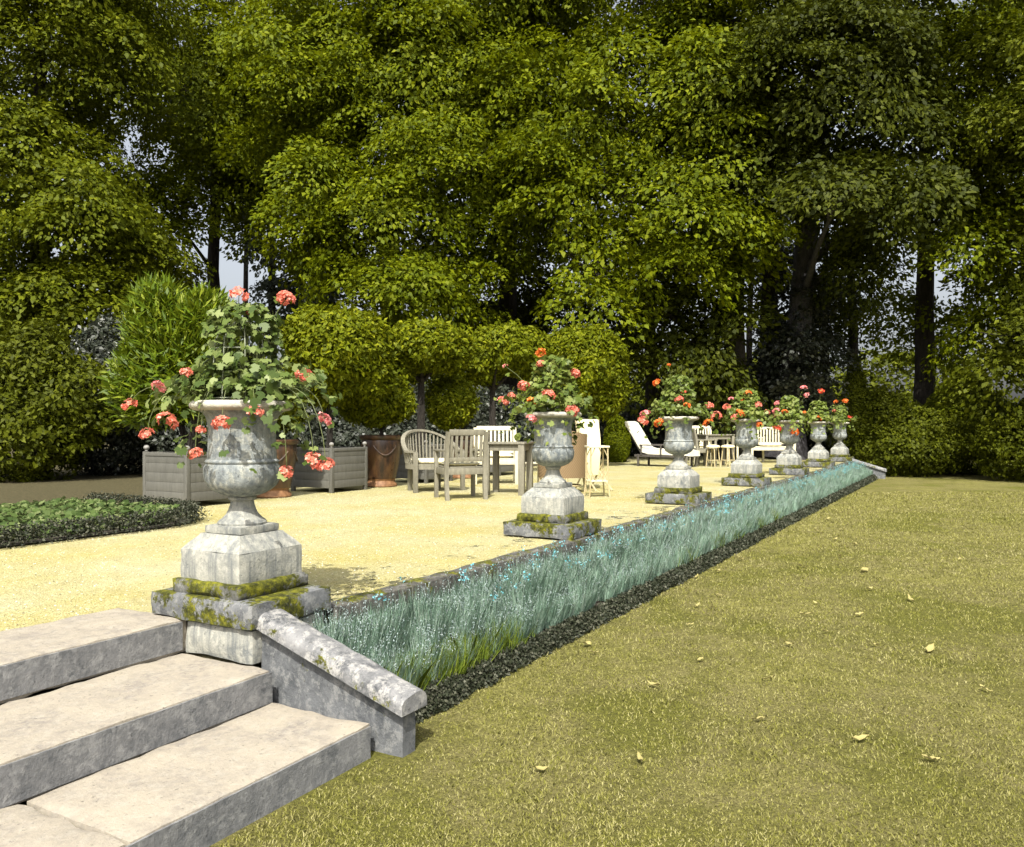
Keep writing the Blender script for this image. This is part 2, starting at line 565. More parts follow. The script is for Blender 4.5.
def shell_leaves(lobes, leaf, cover=3.0, rough=.08, aspect=.5, up=.25, spray=.0):
    """leaves of a clipped or bushy crown, in a thin uneven shell"""
    PP, NN, TT = [], [], []
    for c, r in lobes:
        c = np.array(c); r = np.array(r)
        area = 4 * math.pi * ((r[0] * r[1]) ** 1.6 / 3 + (r[0] * r[2]) ** 1.6 / 3 + (r[1] * r[2]) ** 1.6 / 3) ** (1 / 1.6)
        k = int(area * cover / (leaf * leaf * aspect * .5))
        d = rand_dirs(k)
        b = np.array([noise.noise(Vector(x * 2.4) + Vector(c)) + .7 * noise.noise(Vector(x * 7) + Vector(c)) for x in d])[:, None]
        P = c + d * r * (1 - np.abs(rng.normal(size=(k, 1))) * .13 + b * rough * 2)
        PP.append(P); NN.append(d + rng.normal(size=(k, 3)) * .6 + np.array([0, 0, up])); TT.append(rng.normal(size=(k, 3)) + np.array([0, 0, -.2 + spray]) + d * .5)
    P = np.concatenate(PP); N = np.concatenate(NN); T = np.concatenate(TT)
    Ls = leaf * rng.uniform(.7, 1.3, len(P))
    return leaf_quads(P, N, T, Ls, Ls * aspect)


def blades(P, h, w, lean=.25, seg=2):
    """upright grass-like blades, base points P"""
    n = len(P)
    az = rng.random(n) * 2 * math.pi
    S = np.stack([np.cos(az), np.sin(az), np.zeros(n)], 1)
    d = rng.normal(size=(n, 3)) * lean; d[:, 2] = 1
    d = norm(d)
    b = rng.normal(size=(n, 3)) * lean * .8; b[:, 2] = 0
    h = h[:, None]; w = np.broadcast_to(w, (n,))[:, None]
    mid = P + d * h * .55
    tip = P + d * h + b * h * .5
    V = np.stack([P - S * w * .5, P + S * w * .5, mid + S * w * .42, tip, mid - S * w * .42], 1).reshape(-1, 3)
    Fq = np.arange(n * 5).reshape(-1, 5)
    return V, Fq


# ------------------------------------------------------------------ setting: ground, terrace, bed, steps
EDGE = -2.88          # outer face of the terrace kerb
LAWN = -0.435
BED1 = -2.30          # lawn side of the lavender bed
U0 = Vector((-3.265, 2.96, 0)); STEP = 3.54


def sheet(name, x0, x1, y0, y1, z, mat, label=None):
    bm = bmesh.new()
    bm.faces.new([bm.verts.new(p) for p in ((x0, y0, z), (x1, y0, z), (x1, y1, z), (x0, y1, z))])
    o = obj(name, bm, mat, smooth=0)
    return tag(o, label, kind='structure')


sheet('lawn', -500, 500, -300, 700, LAWN, M['lawn'])
bm = bmesh.new()
for x1, y0, y1 in ((EDGE - .165, 2.74, 24.49), (-3.96, -200, 2.74), (-3.96, 24.49, 27.61), (EDGE - .02, 27.61, 500)):
    box(bm, ((x1 - 300) / 2, (y0 + y1) / 2, -.262), (300 + x1, y1 - y0, .5), 0)
tag(obj('terrace_ground', bm, M['litter'], smooth=0), kind='structure')
# gravel area as its own sheet above the terrace ground, with an uneven far rim
bm = bmesh.new()
pts = []
for i in range(60):
    y = -14 + i * .72
    pts.append((-9.35 + .18 * noise.noise(Vector((0, y * .6, 0))) - (3.5 if y > 21 else 0) * min(1, (y - 21) / 2 if y > 21 else 0), y))
vv = [bm.verts.new(p) for p in ((-3.94, -14, 0), (-3.94, 2.74, 0), (EDGE - .15, 2.74, 0), (EDGE - .15, 24.49, 0), (-3.94, 24.49, 0), (-3.94, 28.5, 0))] + [bm.verts.new((x, y, 0)) for x, y in reversed(pts)]
bm.faces.new(vv)
tag(obj('gravel_terrace', bm, M['gravel'], smooth=0), kind='structure')
# loose stones lying on the gravel near the camera
P = np.stack([rng.uniform(-8.8, -3.06, 26000), 1.5 + rng.random(26000) ** 1.4 * 11, np.full(26000, .003)], 1)
P = P[(P[:, 0] < -3.97) | (P[:, 1] > 2.80)]
P = P[~((P[:, 0] > -3.64) & (P[:, 1] < 3.26))]
r_ = rng.uniform(.003, .008, len(P))
o6 = np.array([[1, 0, 0], [0, 1, 0], [-1, 0, 0], [0, -1, 0], [0, 0, .7]], float)
ang = rng.random(len(P)) * 6.283
ca, sa = np.cos(ang), np.sin(ang)
oo = np.stack([o6[None, :, 0] * ca[:, None] - o6[None, :, 1] * sa[:, None] * .7, o6[None, :, 0] * sa[:, None] + o6[None, :, 1] * ca[:, None] * .7, np.repeat(o6[None, :, 2], len(P), 0)], 2)
V = (P[:, None, :] + oo * r_[:, None, None]).reshape(-1, 3)
q = np.arange(len(P))[:, None] * 5
Fq = np.concatenate([q + np.array([[0, 1, 4]]), q + np.array([[1, 2, 4]]), q + np.array([[2, 3, 4]]), q + np.array([[3, 0, 4]])])
peb = NT('gravel_stones')
M['pebble'] = peb.done(peb.ramp(peb.geo.outputs['Random Per Island'], (0, (.12, .10, .06)), (.25, (.36, .30, .15)), (.7, (.46, .40, .23)), (1, (.66, .62, .48))), .9, .2)
tag(link('gravel_pebbles', np_mesh('gravel_pebbles', V, Fq, M['pebble'])), 'loose pale stones lying on the gravel terrace', 'gravel', kind='stuff')

# kerb: separate long stones along the edge of the terrace
bm = bmesh.new()
y = 3.25
k = 0
while y < 23.9:
    ln = random.uniform(1.0, 1.7)
    y1 = min(y + ln, 23.95)
    rough_box(bm, EDGE - .16, EDGE + random.uniform(-.012, .012), y + .004, y1 - .004, -.10, .022 + random.uniform(-.008, .008), .11, .006, .012, k * 3.1)
    y = y1; k += 1
tag(obj('kerb', bm, M['kerb']), kind='structure')
bm = bmesh.new()
box(bm, (EDGE - .09, 13.6, (LAWN - .1) / 2), (.14, 20.7, -LAWN - .102), 0)
tag(obj('terrace_edge', bm, M['cheek']), kind='structure')
# soil of the bed, humped
bm = bmesh.new()
NX, NY = 8, 160
g = [[bm.verts.new((EDGE + (BED1 - EDGE) * i / NX, 2.95 + 21.0 * j / NY, LAWN + .02 + .13 * (1 - i / NX) + .02 * noise.noise(Vector((i * .7, j * .5, 0))) - (.04 if i == NX else 0))) for i in range(NX + 1)] for j in range(NY + 1)]
for j in range(NY):
    for i in range(NX): bm.faces.new((g[j][i], g[j][i + 1], g[j + 1][i + 1], g[j + 1][i]))
tag(obj('bed_soil', bm, M['soil']), kind='structure')


# stairs: landing, two treads, in front of the nearest pedestal and at the far end
def stairs(y0, y1, seed):
    root = empty('stone_steps', (0, 0, 0), 0)
    spec = [(-3.95, -3.40, -.145, .012, 'landing'), (-3.40, -2.79, -.29, -.145, 'step'), (-2.79, -2.22, LAWN - .05, -.29, 'step')]
    for i, (x0, x1, z0, z1, nm) in enumerate(spec):
        bm = bmesh.new()
        L = y1 - y0
        cuts = [y0, y0 + L * .37, y0 + L * .71, y1] if i != 1 else [y0, y0 + L * .55, y1]
        if i == 0: cuts[-1] += .037
        for a, b in zip(cuts[:-1], cuts[1:]):
            rough_box(bm, x0 + .002, x1, a + .003, b - .003, z1 - .17, z1, .04, .004, .009, seed + i * 5 + a)
        obj(nm, bm, M['step'], root)
        bm = bmesh.new()
        rough_box(bm, x1 - .004, x1 + .004, y0 + .004, y1 - .004, z1 - .15, z1 - .012, .08, .002, .0, seed + i)
        obj('riser_face', bm, M['riser'], root)
    return root


s_ = stairs(-1.2, 2.706, 1.0); tag(s_, 'worn tan stone steps below the nearest urn at the lower left', 'steps')
s_ = stairs(24.5, 27.6, 9.0); tag(s_, 'distant stone steps behind the low wall at the far end of the bed', 'steps')


def cheek(y0, y1, seed, label):
    y0 += .025; y1 -= .045
    root = empty('stair_cheek_wall', (-2.9, (y0 + y1) / 2, LAWN), 0, label, 'low wall', 'sloping stair walls')
    off = Matrix.Translation((2.9, -(y0 + y1) / 2, -LAWN))
    # sloping wall
    n = 26
    bm = bmesh.new()
    A, B = [], []
    for i in range(n + 1):
        x = -2.93 + .83 * i / n
        zt = .03 - .312 * (x + 2.9)
        for lst, yy in ((A, y0 + .045), (B, y1 - .045)):
            col = []
            for k in range(9):
                p = Vector((x, yy, LAWN - .03 + (zt - LAWN + .03) * k / 8))
                col.append(bm.verts.new(p + Vector((0, noise.noise(p * 11 + Vector((seed, 0, 0))) * .006, 0))))
            lst.append(col)
    for i in range(n):
        for k in range(8):
            bm.faces.new((A[i][k], A[i + 1][k], A[i + 1][k + 1], A[i][k + 1]))
            bm.faces.new((B[i][k], B[i][k + 1], B[i + 1][k + 1], B[i + 1][k]))
        bm.faces.new((A[i][8], A[i + 1][8], B[i + 1][8], B[i][8]))
    for e in (0, n):
        for k in range(8): bm.faces.new((A[e][k], A[e][k + 1], B[e][k + 1], B[e][k]))
    bmesh.ops.transform(bm, matrix=off, verts=bm.verts)
    obj('wall', bm, M['cheek'], root)
    # rounded rail lying on it
    bm = bmesh.new()
    rings = []
    for i in range(n + 1):
        x = -2.955 + .885 * i / n
        zc = .033 - .312 * (x + 2.9)
        ring = []
        for k in range(22):
            t = k / 21 * math.pi
            sx = math.cos(t); sz = math.sin(t)
            yy = (y0 + y1) / 2 - (abs(sx) ** .7) * math.copysign(1, sx) * (y1 - y0) / 2
            p = Vector((x, yy, zc + (abs(sz) ** .75) * .056))
            d = noise.noise(p * 16 + Vector((seed, 0, 0))) * .006
            ring.append(bm.verts.new(p + Vector((0, 0, d))))
        ring.append(bm.verts.new((x, y1, zc - .02))); ring.append(bm.verts.new((x, y0, zc - .02)))
        rings.append(ring)
    m_n = len(rings[0])
    for i in range(n):
        for k in range(m_n): bm.faces.new((rings[i][k], rings[i][(k + 1) % m_n], rings[i + 1][(k + 1) % m_n], rings[i + 1][k]))
    bm.faces.new(rings[0]); bm.faces.new(list(reversed(rings[-1])))
    bmesh.ops.transform(bm, matrix=off, verts=bm.verts)
    obj('rail', bm, M['rail'], root, 50)


cheek(2.70, 2.95, 3.0, 'sloping stair wall with rounded mossy rail beside the nearest urn pedestal')
cheek(24.0, 24.25, 8.0, 'small sloping stair wall at the far end of the lavender strip')

# pale block under the near slab and its twin far away
bm = bmesh.new()
rough_box(bm, -3.40, -2.925, 2.712, 3.2, -.16, .012, .05, .004, .012, 4)
tag(obj('pedestal_block', bm, M['plinth']), 'pale plain stone block under the nearest mossy slab beside the steps', 'stone block')

# ------------------------------------------------------------------ urns on pedestals
SLAB_LABELS = ['mossy stepped stone pedestal nearest the camera, at the head of the steps',
               'mossy square stone pedestal in front of the slatted garden table',
               'mossy stone pedestal in front of the white padded lounger, third in the row',
               'pale stone pedestal right of the distant table and stools, fourth in the row',
               'pale stone pedestal in front of the distant white bench, fifth in the row',
               'small stone pedestal before the dark shrubs, second from the far end',
               'smallest and farthest stone pedestal, beside the low sloping wall']
URN_LABELS = ['large weathered stone urn nearest the camera with a pale rim',
              'grey stone urn on the pedestal in front of the garden table, second in the row',
              'grey stone urn in front of the white padded lounger, third in the row',
              'stone urn right of the distant table and stools, fourth in the row',
              'stone urn in front of the distant white bench, fifth in the row',
              'small stone urn before the dark shrubs, second from the far end',
              'smallest and farthest stone urn, beside the low sloping wall']


def make_pedestal(i, w, l):
    root = empty('urn_pedestal', U0 + Vector((0, STEP * i, 0)), 0, SLAB_LABELS[i], 'pedestal', 'stone pedestals along the terrace edge')
    s = i * 7.3
    bm = bmesh.new(); rough_box(bm, -w / 2, w / 2, -l / 2, l / 2, .012, .135, .03, .0035, .007, s); obj('base_slab', bm, M['slab'], root)
    bm = bmesh.new(); rough_box(bm, -.243, .243, -.24, .24, .13, .205, .024, .006, .010, s + 2); obj('mossy_slab', bm, M['moss_slab'], root)
    bm = bmesh.new(); rough_box(bm, -.212, .212, -.212, .212, .195, .352, .03, .003, .006, s + 4)
    # sloping weathering above the plinth
    n = 8
    rings = []
    for (h, z) in ((.206, .349), (.20, .358), (.178, .385), (.150, .412), (.142, .425)):
        rings.append([bm.verts.new((a * h, b * h, z)) for a, b in ((-1, -1), (1, -1), (1, 1), (-1, 1))])
    for k in range(len(rings) - 1):
        for a in range(4): bm.faces.new((rings[k][a], rings[k][(a + 1) % 4], rings[k + 1][(a + 1) % 4], rings[k + 1][a]))
    bm.faces.new(rings[-1])
    obj('plinth', bm, M['plinth'], root)
    return root


def make_urn(i):
    root = empty('stone_urn', U0 + Vector((0, STEP * i, .425)), 0, URN_LABELS[i], 'urn', 'stone urns along the terrace edge')
    bm = bmesh.new()
    rough_box(bm, -.132, .132, -.132, .132, .0, .042, .03, .002, .005, i)
    lathe(bm, [(.120, .038), (.122, .05), (.115, .06), (.098, .072), (.080, .092), (.068, .115), (.060, .14), (.057, .158), (.068, .166), (.07, .178), (.062, .186)], 40)
    obj('foot', bm, M['plinth'], root, 40)
    bm = bmesh.new()
    outer = [(.055, .180), (.085, .187), (.115, .198), (.145, .215), (.170, .236), (.182, .262), (.188, .290), (.189, .315), (.186, .335), (.178, .347), (.176, .351), (.182, .356), (.183, .362), (.178, .368),
             (.170, .373), (.168, .42), (.166, .48), (.167, .53), (.171, .565), (.180, .590), (.196, .608), (.222, .622)]
    inner = [(.165, .622), (.155, .60), (.152, .45), (.12, .35), (.05, .30)]
    lathe(bm, outer + inner, 56, True, .004)
    obj('bowl', bm, M['urn'], root, 40)
    bm = bmesh.new()
    lathe(bm, [(.160, .617), (.215, .617), (.236, .621), (.250, .630), (.256, .643), (.252, .656), (.240, .665), (.220, .667), (.185, .655), (.160, .645), (.155, .63), (.160, .617)], 56, False, .008)
    obj('rim', bm, M['rim'], root, 50)
    return root


for i in range(7):
    make_pedestal(i, .72 if i == 0 else .68, .54 if i == 0 else .62)
    make_urn(i)


# ------------------------------------------------------------------ geraniums in the urns
def lobed_leaves(P, N, T, size):
    """five-lobed ivy leaves, one polygon each, folded a little at the rim"""
    N = norm(N); T = norm(T - N * (T * N).sum(1, keepdims=True)); S = np.cross(N, T)
    a = np.radians([180, 215, 265, 300, 325, 350, 0, 10, 35, 60, 95, 145])
    r = np.array([.15, .70, .84, .68, .92, .74, 1.0, .74, .92, .68, .84, .70])
    z = np.array([0, -.05, -.18, .02, -.12, .04, -.15, .04, -.12, .02, -.18, -.05])
    L = size[:, None, None] * .5
    V = P[:, None, :] + (T[:, None, :] * (np.cos(a) * r)[None, :, None] + S[:, None, :] * (np.sin(a) * r)[None, :, None] + N[:, None, :] * (z + .12 * rng.normal(size=(len(P), 12)) * .4)[:, :, None]) * L
    return V.reshape(-1, 3), np.arange(len(P) * 12).reshape(-1, 12)


def flower_mesh(name, rad, n, mat):
    """a round head of five-petalled florets"""
    P, N, T, Ls = [], [], [], []
    for d in rand_dirs(n * 2):
        if d[2] < -.45 or len(P) >= n * 5: continue
        c = d * rad * rng.uniform(.62, .9) * np.array([1, 1, .8])
        t0 = np.cross(d, [0, 0, 1.0] if abs(d[2]) < .9 else [1.0, 0, 0]); t0 /= np.linalg.norm(t0); t1 = np.cross(d, t0)
        ph = rng.random() * 6.28
        for k in range(5):
            a = ph + k * 1.2566
            t = t0 * math.cos(a) + t1 * math.sin(a)
            P.append(c + t * rad * .03); N.append(d + t * -.25 + rng.normal(size=3) * .2); T.append(t); Ls.append(rad * rng.uniform(.34, .46))
    V, Fq = leaf_quads(np.array(P), np.array(N), np.array(T), np.array(Ls), np.array(Ls) * .85, .12)
    return np_mesh(name, V, Fq, mat)


HEADS = {c: [flower_mesh('flower_head', .052, 26, M[c]), flower_mesh('flower_head', .052, 20, M[c])] for c in ('coral', 'orange', 'pink', 'scarlet')}


def plant_points(n, trail, tower, hollow=.0):
    """leaf places: a tower narrowing upward, a skirt over the rim and trailing sprays; z=0 at the rim"""
    k1 = int(n * .55); k2 = n - k1
    h = rng.random(k1) ** .85 * tower
    rad = (.24 - .11 * (h / tower) ** 1.5) * np.sqrt(rng.uniform(.35, 1.15, k1))
    rad = np.where(h > tower * .85, rad * np.sqrt(np.maximum(0.05, 1 - ((h / tower - .85) / .15) ** 2)) + .02, rad)
    a = rng.random(k1) * 6.283
    P1 = np.stack([np.cos(a) * rad, np.sin(a) * rad, h], 1)
    P2 = []
    sp = 30
    for s in range(sp):
        a = rng.random() * 6.283
        L = rng.uniform(.12, trail)
        drop = rng.uniform(-.05, .42)
        m = k2 // sp
        t = rng.random(m)
        rr = .15 + L * t
        a2 = a + rng.normal(size=m) * .16
        z = .03 + .10 * np.sin(t * 2.2) - drop * t * t * 1.1
        P2.append(np.stack([np.cos(a2) * rr, np.sin(a2) * rr, z + rng.normal(size=m) * .03], 1))
    return np.concatenate([P1] + P2)


def stalks(bm, ends, rad=.0025):
    for e in ends:
        e = Vector(e)
        b = Vector((e.x * .45, e.y * .45, max(.0, e.z * .55 - .02)))
        if e.z < .06:
            b = Vector((e.x, e.y, 0)).normalized() * .10 + Vector((0, 0, .03))
            c1 = Vector((e.x * .55, e.y * .55, .13)); c2 = Vector((e.x * .95, e.y * .95, max(.10, e.z + .12)))
            pts = [b * (1 - t) ** 3 + c1 * 3 * t * (1 - t) ** 2 + c2 * 3 * t * t * (1 - t) + e * t ** 3 for t in [x / 9 for x in range(10)]]
            tube(bm, pts, rad * .8, 5)
        else:
            mid = (e + b) / 2 + Vector((random.uniform(-.02, .02), random.uniform(-.02, .02), .03))
            tube(bm, [b, mid, e], [rad * 1.2, rad * .9, rad * .8], 5)


def geranium(i, heads, n, leafsize, trail, tower, label, mat, wire=False, extra=None):
    base = U0 + Vector((0, STEP * i, 1.085))
    root = empty('potted_geranium', base, 0, label, 'plant', 'geraniums growing in the stone urns')
    P = plant_points(n, trail, tower)
    ext = []
    for (p, s, c) in heads:                         # leaves along the flowering shoots
        e = np.array(p - base)
        for t in np.linspace(.35, .97, 9):
            q = e * t; q[2] = e[2] * t * t + .10 * math.sin(t * 3.0)
            ext.append(q + rng.normal(size=3) * .028 + np.array([0, 0, -.02]))
    P = np.concatenate([P, np.array(ext)])
    # keep leaves out of the stone
    keep = ~((P[:, 2] < .0) & (np.hypot(P[:, 0], P[:, 1]) < .265))
    P = P[keep]
    lk = np.array([LOOK.x, LOOK.y, 0])
    front = (P @ lk) < -.02
    rr = np.hypot(P[:, 0], P[:, 1])
    P = P[~(front & (np.abs(P[:, 2] + .01) < .075) & (rr < .34) & (rng.random(len(P)) < .82))]
    if wire:                                        # the frame shows through a thinner place in the leaves
        rr = np.hypot(P[:, 0], P[:, 1]); front = (P @ lk) < .02
        P = P[~(front & (P[:, 2] > .20) & (P[:, 2] < .44) & (rr > .06) & (rng.random(len(P)) < .42))]
    out = P.copy(); out[:, 2] = 0.12; out = norm(out)
    N = out * .7 + rng.normal(size=P.shape) * .55 + np.array([0, -.25, .45])
    T = rng.normal(size=P.shape) + out * .6 + np.array([0, 0, -.4])
    V, Fq = lobed_leaves(P, N, T, leafsize * rng.uniform(.6, 1.35, len(P)))
    link('foliage', np_mesh('foliage', V, Fq, mat), root)
    bm = bmesh.new()
    ends = []
    for (p, s, c) in heads:
        loc = p - base
        ends.append(loc)
        o = link('flower_head', HEADS[c][len(ends) % 2], root)
        o.location = loc
        o.scale = (s, s, s * .9)
        o.rotation_euler = (random.uniform(-.5, .5), random.uniform(-.5, .5), random.uniform(0, 6))
    stalks(bm, ends)
    for t in range(14):
        a = random.uniform(0, 6.28); hh = tower * random.uniform(.6, .95)
        tube(bm, [(0.05 * math.cos(a), .05 * math.sin(a), -.03), (.10 * math.cos(a), .1 * math.sin(a), hh * .5), (.08 * math.cos(a + .5), .08 * math.sin(a + .5), hh)], [.005, .004, .002], 5)
    obj('stems', bm, M['bedstem'], root)
    bm = bmesh.new()
    lathe(bm, [(.05, -.06), (.154, -.055), (.05, -.045)], 24, True)
    obj('potting_soil', bm, M['soil'], root)
    if wire:
        bm = bmesh.new()
        for (z, r) in ((.27, .135), (.02, .16)):
            tube(bm, [(r * math.cos(a * math.pi / 16), r * math.sin(a * math.pi / 16), z) for a in range(33)], .003, 6, False)
        for a in (0.1, .9, 1.7, 2.5):
            c, s = math.cos(a), math.sin(a)
            pts = [(-.15 * c, -.15 * s, -.03), (-.135 * c, -.135 * s, .27)] + [(-.135 * c * math.cos(t), -.135 * s * math.cos(t), .27 + .15 * math.sin(t)) for t in [x * math.pi / 10 for x in range(1, 10)]] + [(.135 * c, .135 * s, .27), (.15 * c, .15 * s, -.03)]
            tube(bm, pts, .003, 6)
        obj('wire_frame', bm, M['wire'], root)
    return root


m_ = NT('green_stems'); M['bedstem'] = m_.done((.10, .12, .04), .6, .3)


def D_of(p): return p.x * LOOK.x + p.y * LOOK.y


d1 = D_of(U0)
h1 = [(239, 295, 1.0, 'coral', 0), (286, 299, 1.0, 'coral', .05), (251, 311, .6, 'coral', 0), (304, 375, .9, 'coral', -.1), (187, 373, .7, 'coral', -.1), (159, 387, .75, 'pink', -.05), (167, 421, 1.05, 'coral', -.15),
      (147, 434, .75, 'coral', -.1), (255, 412, .8, 'coral', -.27), (222, 424, .95, 'coral', -.26), (324, 419, .8, 'pink', -.1), (195, 454, .75, 'coral', -.2), (314, 461, 1.0, 'coral', -.18), (326, 465, .9, 'coral', -.2),
      (287, 472, .75, 'coral', -.25), (201, 430, .5, 'coral', -.2), (130, 405, .8, 'coral', 0)]
heads = [(at(x, y, d1 + dd), s, c) for x, y, s, c, dd in h1]
geranium(0, heads, 1550, .060, .42, .50, 'tall trailing geranium on a wire frame in the nearest urn, with large coral flowers', M['ivy'], True)
d2 = D_of(U0 + Vector((0, STEP, 0)))
h2 = [(541, 353, 1.0, 'orange', 0), (541, 364, .85, 'coral', -.1), (574, 374, 1.15, 'coral', 0), (524, 386, 1.1, 'coral', -.1), (503, 401, 1.0, 'coral', -.05), (512, 396, .8, 'coral', 0), (532, 402, 1.1, 'orange', -.2), (549, 395, 1.25, 'coral', -.2),
      (573, 411, 1.35, 'coral', -.22), (531, 419, 1.0, 'pink', -.2), (505, 366, .5, 'pink', .05)]
geranium(1, [(at(x, y, d2 + dd), s, c) for x, y, s, c, dd in h2], 1250, .062, .40, .50, 'bushy geranium with coral and orange flowers in the urn by the garden table', M['ivy2'])
h3 = [(657, 383, 1.2, 'orange', -.1), (669, 365, .5, 'orange', 0), (684, 392, .8, 'scarlet', -.15), (679, 400, 1.2, 'coral', -.2), (687, 406, 1.1, 'orange', -.2), (645, 414, 1.3, 'pink', -.1), (643, 421, 1.4, 'coral', -.1), (659, 423, 1.3, 'orange', -.2),
      (709, 406, 1.2, 'coral', 0), (708, 423, 1.3, 'orange', -.1), (716, 416, 1.5, 'coral', -.1)]
d3 = D_of(U0 + Vector((0, STEP * 2, 0)))
geranium(2, [(at(x, y, d3 + dd), s, c) for x, y, s, c, dd in h3], 1250, .065, .42, .52, 'bushy geranium with coral and pink flowers in the urn before the white lounger', M['ivy2'])
h4 = [(748, 394, 1.4, 'orange', -.15), (742, 400, 1.0, 'orange', -.1), (758, 405, 1.3, 'coral', -.15), (740, 413, 1.5, 'orange', -.2), (735, 417, 1.4, 'coral', -.2), (727, 407, 1.3, 'coral', -.1), (760, 425, 1.2, 'orange', -.2), (731, 399, .9, 'pink', 0), (767, 412, 1, 'coral', 0)]
d4 = D_of(U0 + Vector((0, STEP * 3, 0)))
geranium(3, [(at(x, y, d4 + dd), s, c) for x, y, s, c, dd in h4], 1100, .075, .40, .50, 'geranium thick with orange flowers in the fourth urn of the row', M['ivy2'])
h5 = [(777, 403, 1.2, 'pink', 0), (776, 411, 1.5, 'pink', -.1), (777, 416, 1.3, 'pink', -.1), (804, 388, 1.4, 'pink', 0), (807, 395, 1.3, 'pink', 0), (777, 428, 1.7, 'scarlet', -.2), (794, 432, 2.1, 'orange', -.25), (785, 412, 1.3, 'orange', -.15)]
d5 = D_of(U0 + Vector((0, STEP * 4, 0)))
geranium(4, [(at(x, y, d5 + dd), s, c) for x, y, s, c, dd in h5], 1000, .085, .40, .50, 'geranium with pink flowers and one low orange bloom in the fifth urn', M['ivy2'])
h6 = [(821, 391, 1.6, 'scarlet', 0), (818, 419, 2.0, 'orange', -.2), (836, 402, 1.3, 'orange', 0), (845, 401, 1.4, 'orange', 0), (804, 413, 1.3, 'orange', -.1)]
d6 = D_of(U0 + Vector((0, STEP * 5, 0)))
geranium(5, [(at(x, y, d6 + dd), s, c) for x, y, s, c, dd in h6], 900, .09, .40, .50, 'geranium with a few orange flowers in the second urn from the far end', M['ivy2'])
d7 = D_of(U0 + Vector((0, STEP * 6, 0)))
h7 = [(850, 418, 1.7, 'scarlet', -.1), (846, 402, 1.2, 'orange', 0), (834, 411, 1.1, 'coral', -.1)]
geranium(6, [(at(x, y, d7 + dd), s, c) for x, y, s, c, dd in h7], 800, .10, .40, .45, 'farthest geranium with one scarlet flower, in the last urn before the low wall', M['ivy2'])


# ------------------------------------------------------------------ planters in a row behind the terrace
def planter_box(loc, label, s=.80, h=.66):
    root = empty('planter_box', loc, 0, label, 'planter', 'grey wooden planter boxes')
    bm = bmesh.new()
    for k in range(5):                              # boards
        z0 = .07 + k * (h - .09) / 5; z1 = .07 + (k + 1) * (h - .09) / 5 - .002
        o_ = .002 * (k % 2) + random.uniform(0, .002)
        box(bm, (0, 0, (z0 + z1) / 2), (s - .008 + o_, s - .008 + o_, z1 - z0), .003)
    obj('board_sides', bm, M['planter'], root)
    for sx in (-1, 1):
        for sy in (-1, 1):
            bm = bmesh.new()
            box(bm, (sx * (s / 2 - .025), sy * (s / 2 - .025), h / 2), (.055, .055, h), .006)
            p = obj('corner_post', bm, M['planter'], root)
            bm = bmesh.new()
            lathe(bm, [(.012, h), (.018, h + .008), (.014, h + .016), (.03, h + .03), (.036, h + .048), (.03, h + .066), (.012, h + .078)], 14, True, 0, (sx * (s / 2 - .03), sy * (s / 2 - .03), 0))
            obj('ball_finial', bm, M['foot'], p)
    bm = bmesh.new()
    for sx in (-1, 1):
        box(bm, (sx * (s / 2 - .02), 0, h - .03), (.05, s - .10, .045), .004)
        box(bm, (0, sx * (s / 2 - .02), h - .03), (s - .10, .05, .045), .004)
    obj('top_rail', bm, M['planter'], root)
    bm = bmesh.new(); box(bm, (0, 0, h - .05), (s - .09, s - .09, .03)); obj('soil', bm, M['soil'], root)
    return root


def vase(loc, label, H=.80):
    root = empty('glazed_vase', loc, 0, label, 'vase', 'brown glazed earthenware vases')
    bm = bmesh.new()
    prof = [(.235, .13), (.25, .20), (.285, .34), (.315, .50), (.325, .62), (.318, .69), (.312, .715), (.335, .725), (.35, .745), (.35, .775), (.335, .79), (.30, .79), (.285, .75), (.28, .60), (.22, .30), (.1, .25)]
    lathe(bm, [(r, z * H / .8) for r, z in prof], 40, True, .01)
    obj('body', bm, M['glaze'], root, 40)
    bm = bmesh.new()
    lathe(bm, [(.24, 0), (.255, .015), (.25, .045), (.225, .07), (.215, .10), (.23, .132)], 36)
    obj('foot', bm, M['earthen'], root, 40)
    bm = bmesh.new()                                # swags moulded on the belly
    for k in range(4):
        a0 = k * math.pi / 2 - .6 - .7
        tube(bm, [((.325 - .012 * abs(t - .5)) * math.cos(a0 + 1.2 * t), (.325 - .012 * abs(t - .5)) * math.sin(a0 + 1.2 * t), (.63 - .14 * math.sin(math.pi * t)) * H / .8) for t in [x / 10 for x in range(11)]], .013, 6)
    obj('swag', bm, M['glaze'], root)
    bm = bmesh.new(); lathe(bm, [(.02, .70), (.282, .70), (.02, .72)], 24); obj('soil', bm, M['soil'], root)
    return root


def shell_tree(name, loc, lobes, trunk, leaf, mat, label, cat, group=None, cover=3.0, rough=.08, aspect=.5, spray=0, core=True):
    """trunk: list of (point, radius); lobes relative to loc"""
    root = empty(name, loc, 0, label, cat, group)
    V, Fq = shell_leaves(lobes, leaf, cover, rough, aspect, .3, spray)
    link('crown', np_mesh('crown', V, Fq, mat), root)
    if trunk:
        bm = bmesh.new()
        for t in trunk: tube(bm, [p for p, r in t], [r for p, r in t], 9)
        obj('trunk', bm, M['bark'], root)
    return root


